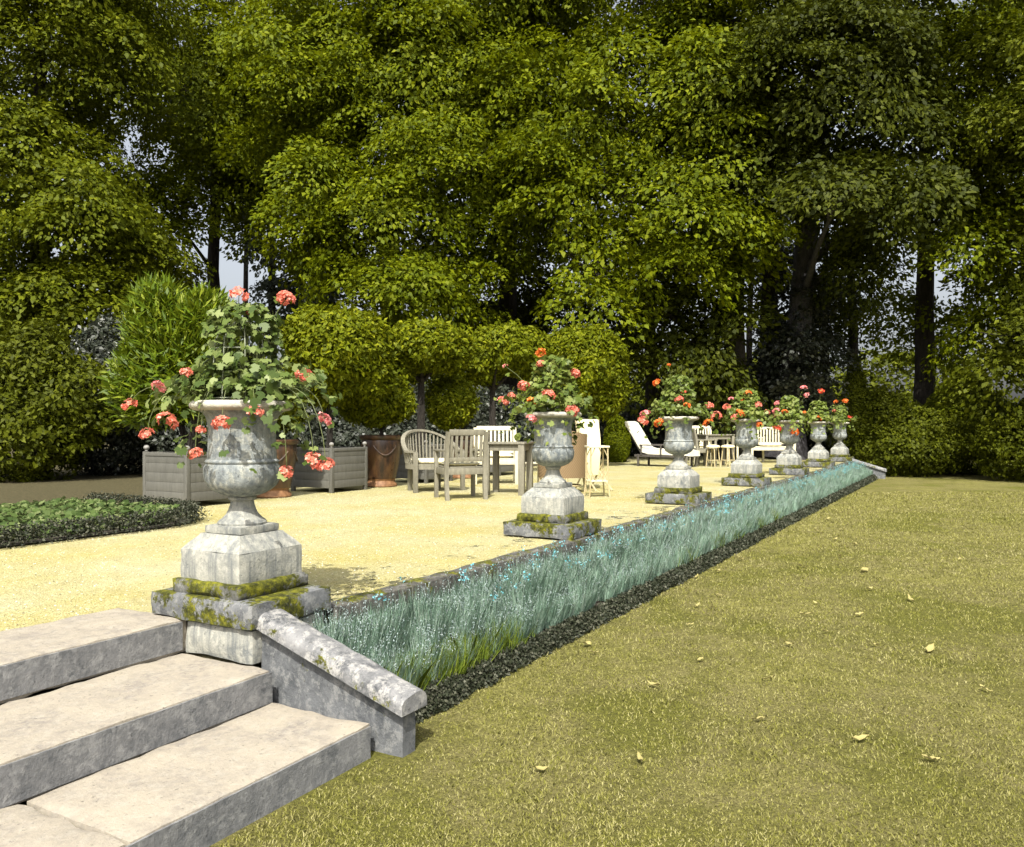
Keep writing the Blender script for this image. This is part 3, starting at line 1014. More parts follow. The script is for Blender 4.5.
ROWX = -8.5
planter_box((ROWX, 6.9, 0), 'large grey plank planter at the left edge holding the oleander')
planter_box((ROWX, 9.4, 0), 'grey plank planter with a round clipped tree right of the nearest urn')
planter_box((ROWX, 11.75, 0), 'grey plank planter half hidden behind the curved garden chair')
planter_box((ROWX, 14.2, 0), 'grey plank planter half hidden behind the white slatted armchair')
planter_box((ROWX, 17.6, 0), 'grey plank planter farthest along the row, beyond the second urn')
vase((ROWX + .1, 8.15, 0), 'brown glazed vase directly behind the nearest urn', .80)
vase((ROWX + .15, 10.45, 0), 'brown glazed vase with moulded swags left of the curved garden chair', .84)
vase((ROWX + .1, 12.95, 0), 'brown glazed vase holding the round clipped bush behind the chairs', .80)


def ellip(px, py, rx, ry, D, base, depth=None):
    """lobe standing at picture place px,py and depth D, as an offset from base"""
    p = at(px, py, D) - Vector(base)
    s = D / F
    return (tuple(p), (rx * s, rx * s if depth is None else depth, ry * s))


def trunk_line(loc_z, h, r, lean=(0, 0), branches=5, top=.5):
    tr = [[(Vector((0, 0, loc_z)), r * 1.15), (Vector((lean[0] * .4, lean[1] * .4, loc_z + h * .5)), r), (Vector((lean[0], lean[1], loc_z + h)), r * .8)]]
    for b in range(branches):
        a = b * 6.283 / branches + .4
        tr.append([(Vector((lean[0], lean[1], loc_z + h - .03)), r * .6), (Vector((lean[0] + math.cos(a) * top * .5, lean[1] + math.sin(a) * top * .5, loc_z + h + top * .45)), r * .4), (Vector((lean[0] + math.cos(a) * top, lean[1] + math.sin(a) * top, loc_z + h + top * .9)), r * .15)])
    return tr


# oleander
b = Vector((ROWX, 6.9, .62))
Do = D_of(b)
root = empty('oleander_bush', b, 0, 'tall bright green oleander with narrow leaves in the leftmost planter', 'bush')
lob = [ellip(183, 365, 42, 55, Do, b), ellip(160, 330, 30, 45, Do, b), ellip(205, 335, 28, 40, Do - .1, b), ellip(150, 385, 35, 40, Do + .1, b), ellip(215, 385, 25, 30, Do - .1, b)]
PP = []
for c, r in lob:
    n_ = 5200
    PP.append(np.array(c) + rand_dirs(n_) * np.array(r) * rng.uniform(.45, 1.12, (n_, 1)))
P = np.concatenate(PP)
out = P - np.array(lob[0][0])
V, Fq = leaf_quads(P, rng.normal(size=P.shape) + np.array([0, -.6, .6]), norm(out) * .7 + np.array([0, 0, .75]) + rng.normal(size=P.shape) * .45, rng.uniform(.11, .19, len(P)), rng.uniform(.026, .040, len(P)), .1)
link('foliage', np_mesh('foliage', V, Fq, M['oleander']), root)
bm = bmesh.new()
for k in range(16):
    a = k * .41 * 6.28; q = Vector(lob[k % 5][0])
    tube(bm, [(.1 * math.cos(a), .1 * math.sin(a), 0), q * .5 + Vector((.1 * math.cos(a), .1 * math.sin(a), 0)), q + Vector((.25 * math.cos(a), .25 * math.sin(a), .3))], [.016, .012, .004], 6)
obj('stems', bm, M['bark'], root)

# clipped trees in boxes and bushes in vases
def box_tree(y, lobes_px, trunk_h, label, leaf=.085, x=ROWX, mat='orange_tree', cover=3.2, r=.045, top=.45):
    b = Vector((x, y, .62)); D = D_of(b)
    return shell_tree('clipped_tree', b, [ellip(px, py, rx, ry, D + dd, b) for px, py, rx, ry, dd in lobes_px], trunk_line(0, trunk_h, r, top=top), leaf * 1.1, M[mat], label, 'tree', 'clipped trees in planters', cover, .10, .46, .1)


box_tree(9.4, [(336, 352, 47, 43, 0), (316, 338, 32, 30, 0), (362, 345, 30, 32, 0), (330, 375, 40, 30, .1), (372, 372, 22, 26, .1)], .95, 'dense round clipped tree on a thin stem right of the nearest urn')
box_tree(11.75, [(425, 346, 40, 25, 0), (402, 356, 26, 26, 0), (448, 350, 24, 22, 0)], 1.15, 'flat headed clipped tree on a dark stem behind the curved garden chair', .09, r=.07)
box_tree(14.2, [(505, 350, 36, 24, 0), (478, 358, 32, 26, 0), (527, 353, 24, 24, 0)], 1.1, 'broad clipped tree behind the white slatted armchair', .095, r=.07)
box_tree(17.6, [(590, 365, 36, 38, 0), (570, 350, 25, 22, 0), (605, 385, 22, 32, 0), (560, 375, 22, 26, 0)], 1.0, 'tall clipped tree right behind the second urn, farthest of the clipped row', .10, r=.08)


def vase_bush(y, lobes_px, label, leaf=.075, x=ROWX + .1, mat='orange_tree'):
    b = Vector((x, y, .70)); D = D_of(b)
    return shell_tree('clipped_bush', b, [ellip(px, py, rx, ry, D + dd, b) for px, py, rx, ry, dd in lobes_px], trunk_line(-.02, .25, .03, top=.2), leaf, M[mat], label, 'bush', 'bushes in glazed vases', 3.0, .09)


vase_bush(8.15, [(276, 398, 26, 26, 0), (288, 415, 16, 14, 0)], 'low leafy bush in the glazed vase behind the nearest urn', mat='olive')
vase_bush(10.45, [(378, 398, 32, 27, 0), (356, 402, 18, 20, 0), (400, 402, 14, 18, 0)], 'yellow green bush in the swagged vase left of the curved garden chair', x=ROWX + .15)
vase_bush(12.95, [(451, 402, 25, 25, -.35), (450, 412, 22, 16, -.3)], 'round clipped bush in the vase behind the garden chairs')


# ------------------------------------------------------------------ garden furniture
def slat_chair(loc, rz, mat, label, w=.58, d=.54, h=.90, sh=.42, slats=7, name='slatted_armchair', group='slatted garden armchairs'):
    """front of the chair looks along local -Y"""
    root = empty(name, loc, rz, label, 'chair', group)
    t = .052
    for sx in (-1, 1):
        bm = bmesh.new(); box(bm, (sx * (w / 2 - t / 2), -d / 2 + t / 2, .315), (t, t, .63), .004); obj('leg', bm, mat, root)
        bm = bmesh.new()
        x = sx * (w / 2 - t / 2)
        rings = []
        for (z, y, k) in ((0, d / 2 + .02, 1), (.2, d / 2 - t / 2 + .01, 1), (sh, d / 2 - t / 2, 1), (.7, d / 2 + .01, .95), (h, d / 2 + .06, .85)):
            rings.append([bm.verts.new((x + a * t / 2, y + b * t / 2 * k, z)) for a, b in ((-1, -1), (1, -1), (1, 1), (-1, 1))])
        for k in range(len(rings) - 1):
            for a in range(4): bm.faces.new((rings[k][a], rings[k][(a + 1) % 4], rings[k + 1][(a + 1) % 4], rings[k + 1][a]))
        bm.faces.new(list(reversed(rings[0]))); bm.faces.new(rings[-1])
        obj('leg', bm, mat, root)
        bm = bmesh.new()
        box(bm, (sx * (w / 2 - .03), -.005, .645), (.062, d + .05, .028), .006)
        obj('armrest', bm, mat, root)
    bm = bmesh.new()
    for yy in (-d / 2 + t / 2, d / 2 - t / 2): box(bm, (0, yy, sh - .045), (w - 2 * t, .03, .085), .003)
    for xx in (-1, 1): box(bm, (xx * (w / 2 - t / 2), 0, sh - .045), (.03, d - 2 * t, .085), .003)
    obj('seat_frame', bm, mat, root)
    bm = bmesh.new()
    for k in range(7): box(bm, (0, -d / 2 + .06 + k * (d - .12) / 6, sh + .008), (w - .115, .05, .018), .003)
    obj('seat', bm, mat, root)
    bm = bmesh.new()
    tilt = Matrix.Rotation(R(-7), 3, 'X')
    ctr = Vector((0, d / 2 + .008, (sh + h) / 2 + .05))
    hh = h - sh - .12
    box(bm, ctr + tilt @ Vector((0, 0, hh / 2)), (w - 2 * t + .002, .032, .075), .004, tilt)
    box(bm, ctr + tilt @ Vector((0, 0, -hh / 2)), (w - 2 * t + .002, .03, .055), .004, tilt)
    for k in range(slats):
        x = -(w - 2 * t) / 2 + (k + .5) * (w - 2 * t) / slats
        box(bm, ctr + tilt @ Vector((x, 0, -.005)), ((w - 2 * t) / slats * .52, .018, hh - .066), .002, tilt)
    obj('backrest', bm, mat, root)
    return root


def cushion(loc, rz, w, d, t, mat, label, name='seat_cushion', group='seat cushions', tilt=0):
    bm = bmesh.new()
    n = 10
    for s in (1, -1):
        g = [[None] * (n + 1) for _ in range(n + 1)]
        for i in range(n + 1):
            for j in range(n + 1):
                u, v = i / n * 2 - 1, j / n * 2 - 1
                e = (1 - abs(u) ** 4) * (1 - abs(v) ** 4)
                g[i][j] = bm.verts.new((u * w / 2 * (1 - .03 * v * v), v * d / 2 * (1 - .03 * u * u), t / 2 + s * t / 2 * (max(e, 0) ** .35) ))
        for i in range(n):
            for j in range(n): bm.faces.new((g[i][j], g[i + 1][j], g[i + 1][j + 1], g[i][j + 1]))
    bmesh.ops.remove_doubles(bm, verts=bm.verts, dist=.0005)
    o = obj(name, bm, mat, None, 60)
    o.location = loc
    o.rotation_euler = (tilt, 0, rz)
    return tag(o, label, 'cushion', group)


def face(dl, dd):
    """rotation so that a chair's front (-Y) looks to picture right dl and away dd"""
    v = RIGHT * dl + LOOK * dd
    return math.atan2(v.x, -v.y)


def gp(L, D):
    p = LOOK * D + RIGHT * L
    p.z = 0
    return p


# the nearest group: two chairs, table, white chair beyond
pB = gp(-.70, 11.02); rB = face(-.38, 1)
slat_chair(pB, rB, M['teak'], 'grey slatted armchair seen from behind, in front of the garden table')
cushion(pB + Vector((0, 0, .44)), rB, .47, .46, .06, M['cushion'], 'checked cream cushion on the grey armchair seen from behind')
pC = gp(-.28, 13.9); rC = face(.05, -1)
slat_chair(pC, rC, M['pale_wood'], 'pale slatted armchair facing the camera beyond the garden table', w=.74, h=.95, slats=9)
cushion(pC + Vector((0, 0, .44)), rC, .62, .48, .075, M['cushion'], 'thick cream cushion on the pale armchair beyond the table')


def barrel_chair(loc, rz, mat):
    root = empty('curved_armchair', loc, rz, 'grey barrel shaped slatted armchair with a curved sloping top rail', 'chair')
    Rr, sh = .45, .42
    # local: front -Y ; rail runs from front left round the back to front right
    angs = [R(-25 + 230 * k / 30) for k in range(31)]

    def rail_z(a):
        return .60 + .31 * max(0, math.sin(a)) ** .9 if math.sin(a) > 0 else .60
    pts = [(Rr * math.cos(a) * 1.02, Rr * .92 * math.sin(a) + (.05 if math.sin(a) > 0 else .05), rail_z(a)) for a in angs]
    side = [(math.cos(a), math.sin(a), 0) for a in angs]
    bm = bmesh.new(); sweep_rect(bm, pts, side, .062, .034); obj('top_rail', bm, mat, root)
    bm = bmesh.new()
    for k in range(1, 30):
        if k % 1 == 0:
            a = angs[k]
            x, y, z = pts[k]
            f = .90
            b0 = Vector((x * f, (y - .05) * f + .05, sh)); t0 = Vector((x, y, z - .012))
            dv = t0 - b0
            rot = Matrix((Vector((math.cos(a), math.sin(a), 0)), Vector((-math.sin(a), math.cos(a), 0)), Vector((0, 0, 1)))).transposed()
            q = dv.to_track_quat('Z', 'Y').to_matrix()
            tube(bm, [b0, t0], .0125, 6)
    obj('backrest', bm, mat, root)
    bm = bmesh.new()
    n = 36
    top = [bm.verts.new((.42 * math.cos(2 * math.pi * k / n), max(-.33, .39 * math.sin(2 * math.pi * k / n)) + .05, sh)) for k in range(n)]
    bot = [bm.verts.new((v.co.x, v.co.y, sh - .08)) for v in top]
    bm.faces.new(top); bm.faces.new(list(reversed(bot)))
    for k in range(n): bm.faces.new((top[k], bot[k], bot[(k + 1) % n], top[(k + 1) % n]))
    obj('seat', bm, mat, root)
    for (x, y, h) in ((-.41, -.14, .59), (.41, -.14, .59), (-.25, .30, sh - .02), (.25, .30, sh - .02)):
        bm = bmesh.new(); box(bm, (x, y, h / 2), (.058, .058, h), .005); obj('leg', bm, mat, root)
    return root


pA = gp(-1.16, 12.25); rA = face(.6, -.8)
barrel_chair(pA, rA, M['teak'])
bm = bmesh.new()
lathe(bm, [(.05, 0), (.33, .0), (.358, .02), (.36, .04), (.33, .062), (.05, .066)], 32)
o = obj('round_cushion', bm, M['cushion'], None, 60)
o.location = pA + Vector((0, 0, .422)) + Matrix.Rotation(rA, 3, 'Z') @ Vector((0, .03, 0))
tag(o, 'round cream cushion on the curved barrel armchair', 'cushion', 'seat cushions')


def slat_table(loc, rz, mat, label, w=.85, h=.745, leg=.085, name='garden_table'):
    root = empty(name, loc, rz, label, 'table')
    bm = bmesh.new()
    for k in range(7): box(bm, (0, -w / 2 + (k + .5) * w / 7, h - .014), (w - .12, w / 7 - .008, .026), .003)
    for s in (-1, 1): box(bm, (s * (w / 2 - .03), 0, h - .013), (.058, w, .03), .004)
    obj('tabletop', bm, mat, root)
    bm = bmesh.new()
    for s in (-1, 1):
        box(bm, (s * (w / 2 - .06), 0, h - .075), (.028, w - .20, .09), .003)
        box(bm, (0, s * (w / 2 - .06), h - .075), (w - .20, .028, .09), .003)
    obj('apron', bm, mat, root)
    for sx in (-1, 1):
        for sy in (-1, 1):
            bm = bmesh.new(); box(bm, (sx * (w / 2 - leg / 2 - .012), sy * (w / 2 - leg / 2 - .012), (h - .03) / 2), (leg, leg, h - .03), .006); obj('leg', bm, mat, root)
    return root


slat_table(gp(-.05, 11.75), face(-.25, -1), M['teak'], 'grey square slatted table between the armchairs and the second urn', .62)

# wicker chair, bamboo stand and small white stool behind the second urn
rt = face(.55, .8)
root = empty('wicker_armchair', gp(.74, 12.1), rt, 'tan wicker armchair with a high back, half hidden behind the second urn', 'chair')
bm = bmesh.new()
n = 26
A, B = [], []
for k in range(n + 1):
    a = R(-30 + 240 * k / n)
    top = .86 + .10 * max(0, math.sin(a)) ** 1.5
    A.append([bm.verts.new((.36 * math.cos(a) * (1 + .05 * j / 6), .34 * math.sin(a) * (1 + .05 * j / 6), .22 + (top - .22) * j / 6)) for j in range(7)])
    B.append([bm.verts.new((.335 * math.cos(a) * (1 + .05 * j / 6), .315 * math.sin(a) * (1 + .05 * j / 6), .22 + (top - .22) * j / 6)) for j in range(7)])
for k in range(n):
    for j in range(6):
        bm.faces.new((A[k][j], A[k + 1][j], A[k + 1][j + 1], A[k][j + 1])); bm.faces.new((B[k][j], B[k][j + 1], B[k + 1][j + 1], B[k + 1][j]))
    bm.faces.new((A[k][6], A[k + 1][6], B[k + 1][6], B[k][6])); bm.faces.new((A[k][0], B[k][0], B[k + 1][0], A[k + 1][0]))
for k in (0, n):
    for j in range(6): bm.faces.new((A[k][j], A[k][j + 1], B[k][j + 1], B[k][j]))
obj('shell', bm, M['wicker'], root, 60)
bm = bmesh.new(); lathe(bm, [(.05, .30), (.325, .30), (.325, .36), (.05, .37)], 30); obj('seat', bm, M['wicker'], root)
for (x, y) in ((-.26, -.18), (.26, -.18), (-.22, .24), (.22, .24)):
    bm = bmesh.new(); tube(bm, [(x * 1.12, y * 1.12, 0), (x, y, .24)], .02, 8); obj('leg', bm, M['bamboo'], root)
bm = bmesh.new(); tube(bm, [(.29 * math.cos(t * math.pi / 12), .24 * math.sin(t * math.pi / 12), .10) for t in range(25)], .013, 6, False); obj('stretcher', bm, M['bamboo'], root)

root = empty('folded_deckchair', gp(1.27, 12.45), face(.55, -.9), 'cream canvas deckchair back standing upright beside the wicker armchair', 'deckchair')
bm = bmesh.new()
rings = []
for k in range(9):
    z = .22 + .86 * k / 8
    y = .10 + .10 * (k / 8) ** 2 - .05 * math.sin(k / 8 * math.pi)
    w = .135 + .07 * (k / 8) ** 1.5
    rings.append([bm.verts.new((s * w, y + o, z)) for s, o in ((-1, 0), (1, 0), (1, .045), (-1, .045))])
for k in range(8):
    for a in range(4): bm.faces.new((rings[k][a], rings[k][(a + 1) % 4], rings[k + 1][(a + 1) % 4], rings[k + 1][a]))
bm.faces.new(list(reversed(rings[0]))); bm.faces.new(rings[-1])
obj('canvas', bm, M['canvas'], root)
for s in (-1, 1):
    bm = bmesh.new(); tube(bm, [(s * .15, -.22, 0), (s * .15, .12, .30), (s * .215, .21, 1.08)], .016, 7); obj('rail', bm, M['bamboo'], root)
    bm = bmesh.new(); tube(bm, [(s * .15, .32, 0), (s * .15, .0, .42)], .014, 7); obj('strut', bm, M['bamboo'], root)

root = empty('bamboo_stand', gp(1.17, 11.25), face(.2, -1), 'small bamboo side table with a cream top beside the wicker armchair', 'side table')
bm = bmesh.new(); box(bm, (0, 0, .69), (.29, .26, .028), .008); obj('tabletop', bm, M['pale_wood'], root)
bm = bmesh.new(); box(bm, (0, 0, .22), (.26, .23, .016), .004); obj('shelf', bm, M['pale_wood'], root)
for sx in (-1, 1):
    for sy in (-1, 1):
        bm = bmesh.new()
        tube(bm, [(sx * .145, sy * .13, 0), (sx * .125, sy * .108, .22), (sx * .12, sy * .105, .68)], .011, 7)
        tube(bm, [(sx * .12, sy * .105, .55), (sx * .06, sy * .10, .675)], .007, 6)
        tube(bm, [(sx * .12, sy * .105, .36), (sx * .04, sy * .108, .225)], .007, 6)
        obj('leg', bm, M['bamboo'], root)

root = empty('white_stool', gp(.33, 12.7), face(.4, -1), 'low white slatted stool showing left of the second urn stem', 'stool')
bm = bmesh.new()
for k in range(5): box(bm, (0, -.14 + k * .07, .40), (.36, .055, .02), .003)
obj('seat', bm, M['pale_wood'], root)
for sx in (-1, 1):
    for sy in (-1, 1):
        bm = bmesh.new(); box(bm, (sx * .155, sy * .14, .195), (.036, .036, .39), .003); obj('leg', bm, M['pale_wood'], root)
bm = bmesh.new()
for sx in (-1, 1): box(bm, (sx * .155, 0, .12), (.022, .24, .03), .002)
obj('stretcher', bm, M['pale_wood'], root)

# white padded lounger behind the third urn
root = empty('lounger', gp(3.72, 19.9), face(.80, -.62), 'dark framed lounger with a raised back, left of the third urn', 'lounger')
bm = bmesh.new()
for s in (-1, 1):
    box(bm, (s * .27, 0, .26), (.045, 1.35, .06), .004)
for k in range(9): box(bm, (0, -.6 + k * .15, .285), (.52, .04, .02), .002)
obj('bed_frame', bm, M['dark_wood'], root)
bm = bmesh.new()
tl = Matrix.Rotation(R(-58), 3, 'X')
for s in (-1, 1):
    box(bm, Vector((s * .25, .48, .30)) + tl.inverted() @ Vector((0, .36, 0)), (.04, .75, .045), .003, tl.inverted())
for k in range(6): box(bm, Vector((0, .48, .30)) + tl.inverted() @ Vector((0, .08 + k * .12, 0)), (.50, .035, .018), .002, tl.inverted())
obj('back_frame', bm, M['dark_wood'], root)
for s in (-1, 1):
    for y in (-.58, .58):
        bm = bmesh.new(); box(bm, (s * .27, y, .14), (.045, .045, .28), .004); obj('leg', bm, M['dark_wood'], root)
    bm = bmesh.new()
    box(bm, (s * .30, .22, .52), (.05, .60, .03), .004); box(bm, (s * .30, -.05, .40), (.035, .035, .24), .003); box(bm, (s * .30, .48, .40), (.035, .035, .24), .003)
    obj('armrest', bm, M['dark_wood'], root)
LG = root
bm = bmesh.new()
path = [(-.78, .33), (-.66, .345), (-.2, .35), (.30, .36), (.46, .40), (.58, .55), (.74, .80), (.88, 1.00), (.93, 1.03)]
rings = []
for (y, z) in path:
    rings.append([bm.verts.new((a * .30, y + b * .01, z + b * .06)) for a, b in ((-1, -1), (-.6, -1.1), (.6, -1.1), (1, -1), (1, 1), (.6, 1.25), (-.6, 1.25), (-1, 1))])
for k in range(len(rings) - 1):
    for a in range(8): bm.faces.new((rings[k][a], rings[k][(a + 1) % 8], rings[k + 1][(a + 1) % 8], rings[k + 1][a]))
bm.faces.new(list(reversed(rings[0]))); bm.faces.new(rings[-1])
o = obj('lounger_pad', bm, M['pad'], None, 60)
o.location = LG.location; o.rotation_euler = LG.rotation_euler
tag(o, 'long white pad draped over the lounger left of the third urn', 'cushion')

# far table group between urns three and four
slat_table(gp(5.05, 20.3), face(.1, -1), M['teak'], 'distant slatted table between the third and fourth urns', .74, .78, .06)
p = gp(4.65, 20.1); r = face(.9, .25)
slat_chair(p, r, M['teak'], 'distant slatted chair at the left side of the far table')
p = gp(4.98, 21.3); r = face(0, -1)
slat_chair(p, r, M['pale_wood'], 'distant pale slatted chair behind the far table, facing the camera', h=.97)
cushion(p + Vector((0, 0, .44)), r, .46, .44, .07, M['cushion'], 'cream cushion on the chair behind the far table')


def stool(loc, label):
    root = empty('cane_stool', loc, 0, label, 'stool', 'cane stools')
    bm = bmesh.new(); lathe(bm, [(.03, .46), (.155, .46), (.165, .48), (.155, .51), (.08, .53), (.02, .535)], 24); obj('seat', bm, M['canvas'], root)
    for k in range(4):
        a = k * math.pi / 2 + .5
        bm = bmesh.new(); tube(bm, [(.17 * math.cos(a), .17 * math.sin(a), 0), (.12 * math.cos(a), .12 * math.sin(a), .46)], .014, 7); obj('leg', bm, M['bamboo'], root)
    bm = bmesh.new(); tube(bm, [(.15 * math.cos(t * math.pi / 12), .15 * math.sin(t * math.pi / 12), .16) for t in range(25)], .009, 6, False); obj('ring', bm, M['bamboo'], root)


stool(gp(4.85, 19.7), 'round cane stool by the far table, the left one of the pair')
stool(gp(5.22, 19.75), 'round cane stool by the far table, the right one of the pair')

# far bench group behind the fifth urn
p = gp(6.95, 22.0); r = face(.05, -1)
root = empty('garden_bench', p, r, 'distant pale slatted bench between the fourth and fifth urns', 'bench')
mat = M['pale_wood']
W = 1.15
for sx in (-1, 1):
    for y, h in ((-.23, .60), (.25, .96)):
        bm = bmesh.new(); box(bm, (sx * W / 2, y, h / 2), (.055, .055, h), .004); obj('leg', bm, mat, root)
    bm = bmesh.new(); box(bm, (sx * W / 2, 0, .615), (.065, .56, .03), .004); obj('armrest', bm, mat, root)
bm = bmesh.new()
for k in range(6): box(bm, (0, -.22 + k * .09, .425), (W - .06, .07, .022), .003)
box(bm, (0, -.235, .375), (W - .06, .03, .075), .003)
obj('seat', bm, mat, root)
bm = bmesh.new()
box(bm, (0, .25, .93), (W - .06, .035, .07), .003); box(bm, (0, .25, .52), (W - .06, .03, .05), .003)
for k in range(13): box(bm, (-W / 2 + .08 + k * (W - .16) / 12, .25, .72), (.045, .02, .35), .002)
obj('backrest', bm, mat, root)
cushion(p + Vector((0, 0, .437)), r, .55, .44, .08, M['cushion'], 'cream cushion lying on the distant pale bench')
slat_table(gp(6.45, 22.6), face(.1, -1), M['pale_wood'], 'distant pale table beside the far bench, behind the fourth urn', .8, .68, .05)

# ------------------------------------------------------------------ flower bed at the left with its clipped edging
bm = bmesh.new()
outline = [(-9.2, -3.0), (-6.75, -3.0), (-6.66, 5.1), (-6.78, 5.5), (-7.05, 5.75), (-7.6, 5.9), (-9.2, 6.0)]
bm.faces.new([bm.verts.new((x, y, .018)) for x, y in outline])
tag(obj('flower_bed_soil', bm, M['soil'], smooth=0), kind='structure')
line = []
path = outline[1:]
for (x0, y0), (x1, y1) in zip(path[:-1], path[1:]):
    L = math.hypot(x1 - x0, y1 - y0)
    for k in range(int(L * 500)):
        t = random.random()
        line.append((x0 + (x1 - x0) * t, y0 + (y1 - y0) * t))
line = np.array(line)
n_ = len(line) * 3
i_ = rng.integers(0, len(line), n_)
th = rng.random(n_) * math.pi
P = np.stack([line[i_, 0] + np.cos(th) * .10 * rng.uniform(.6, 1, n_), line[i_, 1] + np.cos(th) * .10 * rng.normal(size=n_) * .6, .02 + np.sin(th) * .17 * rng.uniform(.6, 1, n_)], 1)
V, Fq = leaf_quads(P, rng.normal(size=P.shape) + np.array([.3, -.3, .7]), rng.normal(size=P.shape), rng.uniform(.018, .035, n_), rng.uniform(.012, .022, n_))
o = link('clipped_edging', np_mesh('clipped_edging', V, Fq, M['edging']))
tag(o, 'low dark clipped edging round the flower bed at the left', 'edging', kind='stuff')
n_ = 16000
P = np.stack([rng.uniform(-9.1, -6.85, n_), -2.8 + rng.random(n_) ** .6 * 8.5, rng.uniform(.03, .15, n_)], 1)
P = P[(P[:, 0] < -7.15) | (P[:, 1] < 5.4)]
V, Fq = lobed_leaves(P, rng.normal(size=P.shape) * .5 + np.array([.1, -.2, 1]), rng.normal(size=P.shape), rng.uniform(.05, .10, len(P)))
tag(link('bed_plants', np_mesh('bed_plants', V, Fq, M['bedleaf'])), 'leafy pale green ground cover filling the bed at the left', 'ground cover', kind='stuff')

# ------------------------------------------------------------------ lavender strip
def strip(n, y0, y1, pw, x0, x1):
    t = rng.random(n) ** pw
    yy = y0 + t * (y1 - y0)
    xx = rng.uniform(x0, x1, n)
    zz = LAWN + .03 + .12 * (1 - (xx - EDGE) / (BED1 - EDGE))
    return np.stack([xx, yy, zz], 1)


NT_ = 2300
C = strip(NT_, 2.98, 23.9, 1.25, EDGE + .03, BED1 - .15)
tall = rng.uniform(.62, 1.2, NT_)
D_ = np.maximum(3.5, C[:, 0] * LOOK.x + C[:, 1] * LOOK.y)
m = (150 - 3.0 * D_).clip(80, 150).astype(int)
ix = np.repeat(np.arange(NT_), m)
n_ = len(ix)
az = rng.random(n_) * 6.283
rr = np.sqrt(rng.random(n_))
out = np.stack([np.cos(az), np.sin(az), np.zeros(n_)], 1)
P = C[ix] + out * rr[:, None] * .055
rowf = 1 - np.clip((P[:, 0] - (BED1 - .36)) / .22, 0, 1) * .42
h = .265 * tall[ix] * rowf * rng.uniform(.55, 1.2, n_)
d = out * (rr * .26)[:, None] + rng.normal(size=(n_, 3)) * .12
d[:, 2] = 1; d = norm(d)
S = np.stack([-np.sin(az), np.cos(az), np.zeros(n_)], 1)
w = (.0016 + .00034 * D_[ix])[:, None]
hh = h[:, None]
b_ = out * rng.uniform(-.06, .12, (n_, 1)); b_[:, 2] = -.05
mid = P + d * hh * .55
tip = P + d * hh + b_ * hh * .6
V = np.stack([P - S * w * .5, P + S * w * .5, mid + S * w * .42, tip, mid - S * w * .42], 1).reshape(-1, 3)
tag(link('lavender_strip', np_mesh('lavender_strip', V, np.arange(n_ * 5).reshape(-1, 5), M['lavender'])), 'long strip of blue green lavender foliage below the terrace kerb', 'lavender', kind='stuff')
# pale seed and flower spikes standing out of the tufts
pick = rng.random(n_) < .035
T_ = tip[pick]; dd = d[pick]
PP = []
for k in range(6):
    PP.append(T_ + dd * (k * .011) + rng.normal(size=T_.shape) * .003)
P = np.concatenate(PP)
V, Fq = leaf_quads(P, rng.normal(size=P.shape), np.concatenate([dd] * 6) + rng.normal(size=P.shape) * .5, .013, .005)
tag(link('lavender_spikes', np_mesh('lavender_spikes', V, Fq, M['spike'])), 'pale greyish spikes standing out of the lavender foliage', 'flowers', kind='stuff')
# greener tufts along the front of the strip
cent = [(random.uniform(BED1 - .42, BED1 - .14), 2.98 + random.random() ** 1.7 * 9, random.uniform(.05, .12)) for _ in range(20)] + [(BED1 - .2, 3.12, .14), (BED1 - .3, 3.3, .14), (BED1 - .18, 3.6, .12), (BED1 - .3, 3.75, .12), (BED1 - .2, 4.2, .12)]
PP = []
for x, y, r in cent:
    k = int(520 * r / .1)
    PP.append(np.stack([x + rng.normal(size=k) * r * .6, y + rng.normal(size=k) * r, np.full(k, LAWN + .04)], 1))
P = np.concatenate(PP); P[:, 0] = np.clip(P[:, 0], EDGE + .05, BED1 - .08); P[:, 1] = np.maximum(P[:, 1], 3.0 + rng.random(len(P)) * .05)
V, Fq = blades(P, rng.uniform(.08, .25, len(P)), .005, .30)
tag(link('grass_tufts', np_mesh('grass_tufts', V, Fq, M['yellow_blade'])), 'yellow green grassy tufts along the front of the lavender strip', 'grass', kind='stuff')
P = strip(420, 3.3, 23.5, .85, EDGE + .05, BED1 - .2)
PP = []
for p in P:
    if noise.noise(Vector(p) * 1.3) < -.22: continue
    k = 9
    PP.append(p + np.stack([rng.normal(size=k) * .012, rng.normal(size=k) * .012, .27 + rng.random() * .10 + rng.random(k) * .05], 1))
P = np.concatenate(PP)
V, Fq = leaf_quads(P, rng.normal(size=P.shape), rng.normal(size=P.shape), rng.uniform(.010, .020, len(P)), rng.uniform(.008, .015, len(P)))
tag(link('blue_flowers', np_mesh('blue_flowers', V, Fq, M['blue_flower'])), 'scattered pale blue flowers among the lavender foliage', 'flowers', kind='stuff')
# dark low edging between strip and lawn
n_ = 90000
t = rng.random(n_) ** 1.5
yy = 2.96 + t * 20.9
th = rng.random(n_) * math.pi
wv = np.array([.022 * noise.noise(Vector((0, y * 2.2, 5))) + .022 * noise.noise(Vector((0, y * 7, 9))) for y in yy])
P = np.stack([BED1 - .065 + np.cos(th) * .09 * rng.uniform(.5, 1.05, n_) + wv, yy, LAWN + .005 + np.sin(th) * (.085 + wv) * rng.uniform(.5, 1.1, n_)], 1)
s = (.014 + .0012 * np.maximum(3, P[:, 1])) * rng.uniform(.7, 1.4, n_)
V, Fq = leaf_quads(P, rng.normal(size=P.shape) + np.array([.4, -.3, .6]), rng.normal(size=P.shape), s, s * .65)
tag(link('dark_edging_plants', np_mesh('dark_edging_plants', V, Fq, M['edging'])), 'dark low edging plants between the lavender and the lawn', 'edging', kind='stuff')

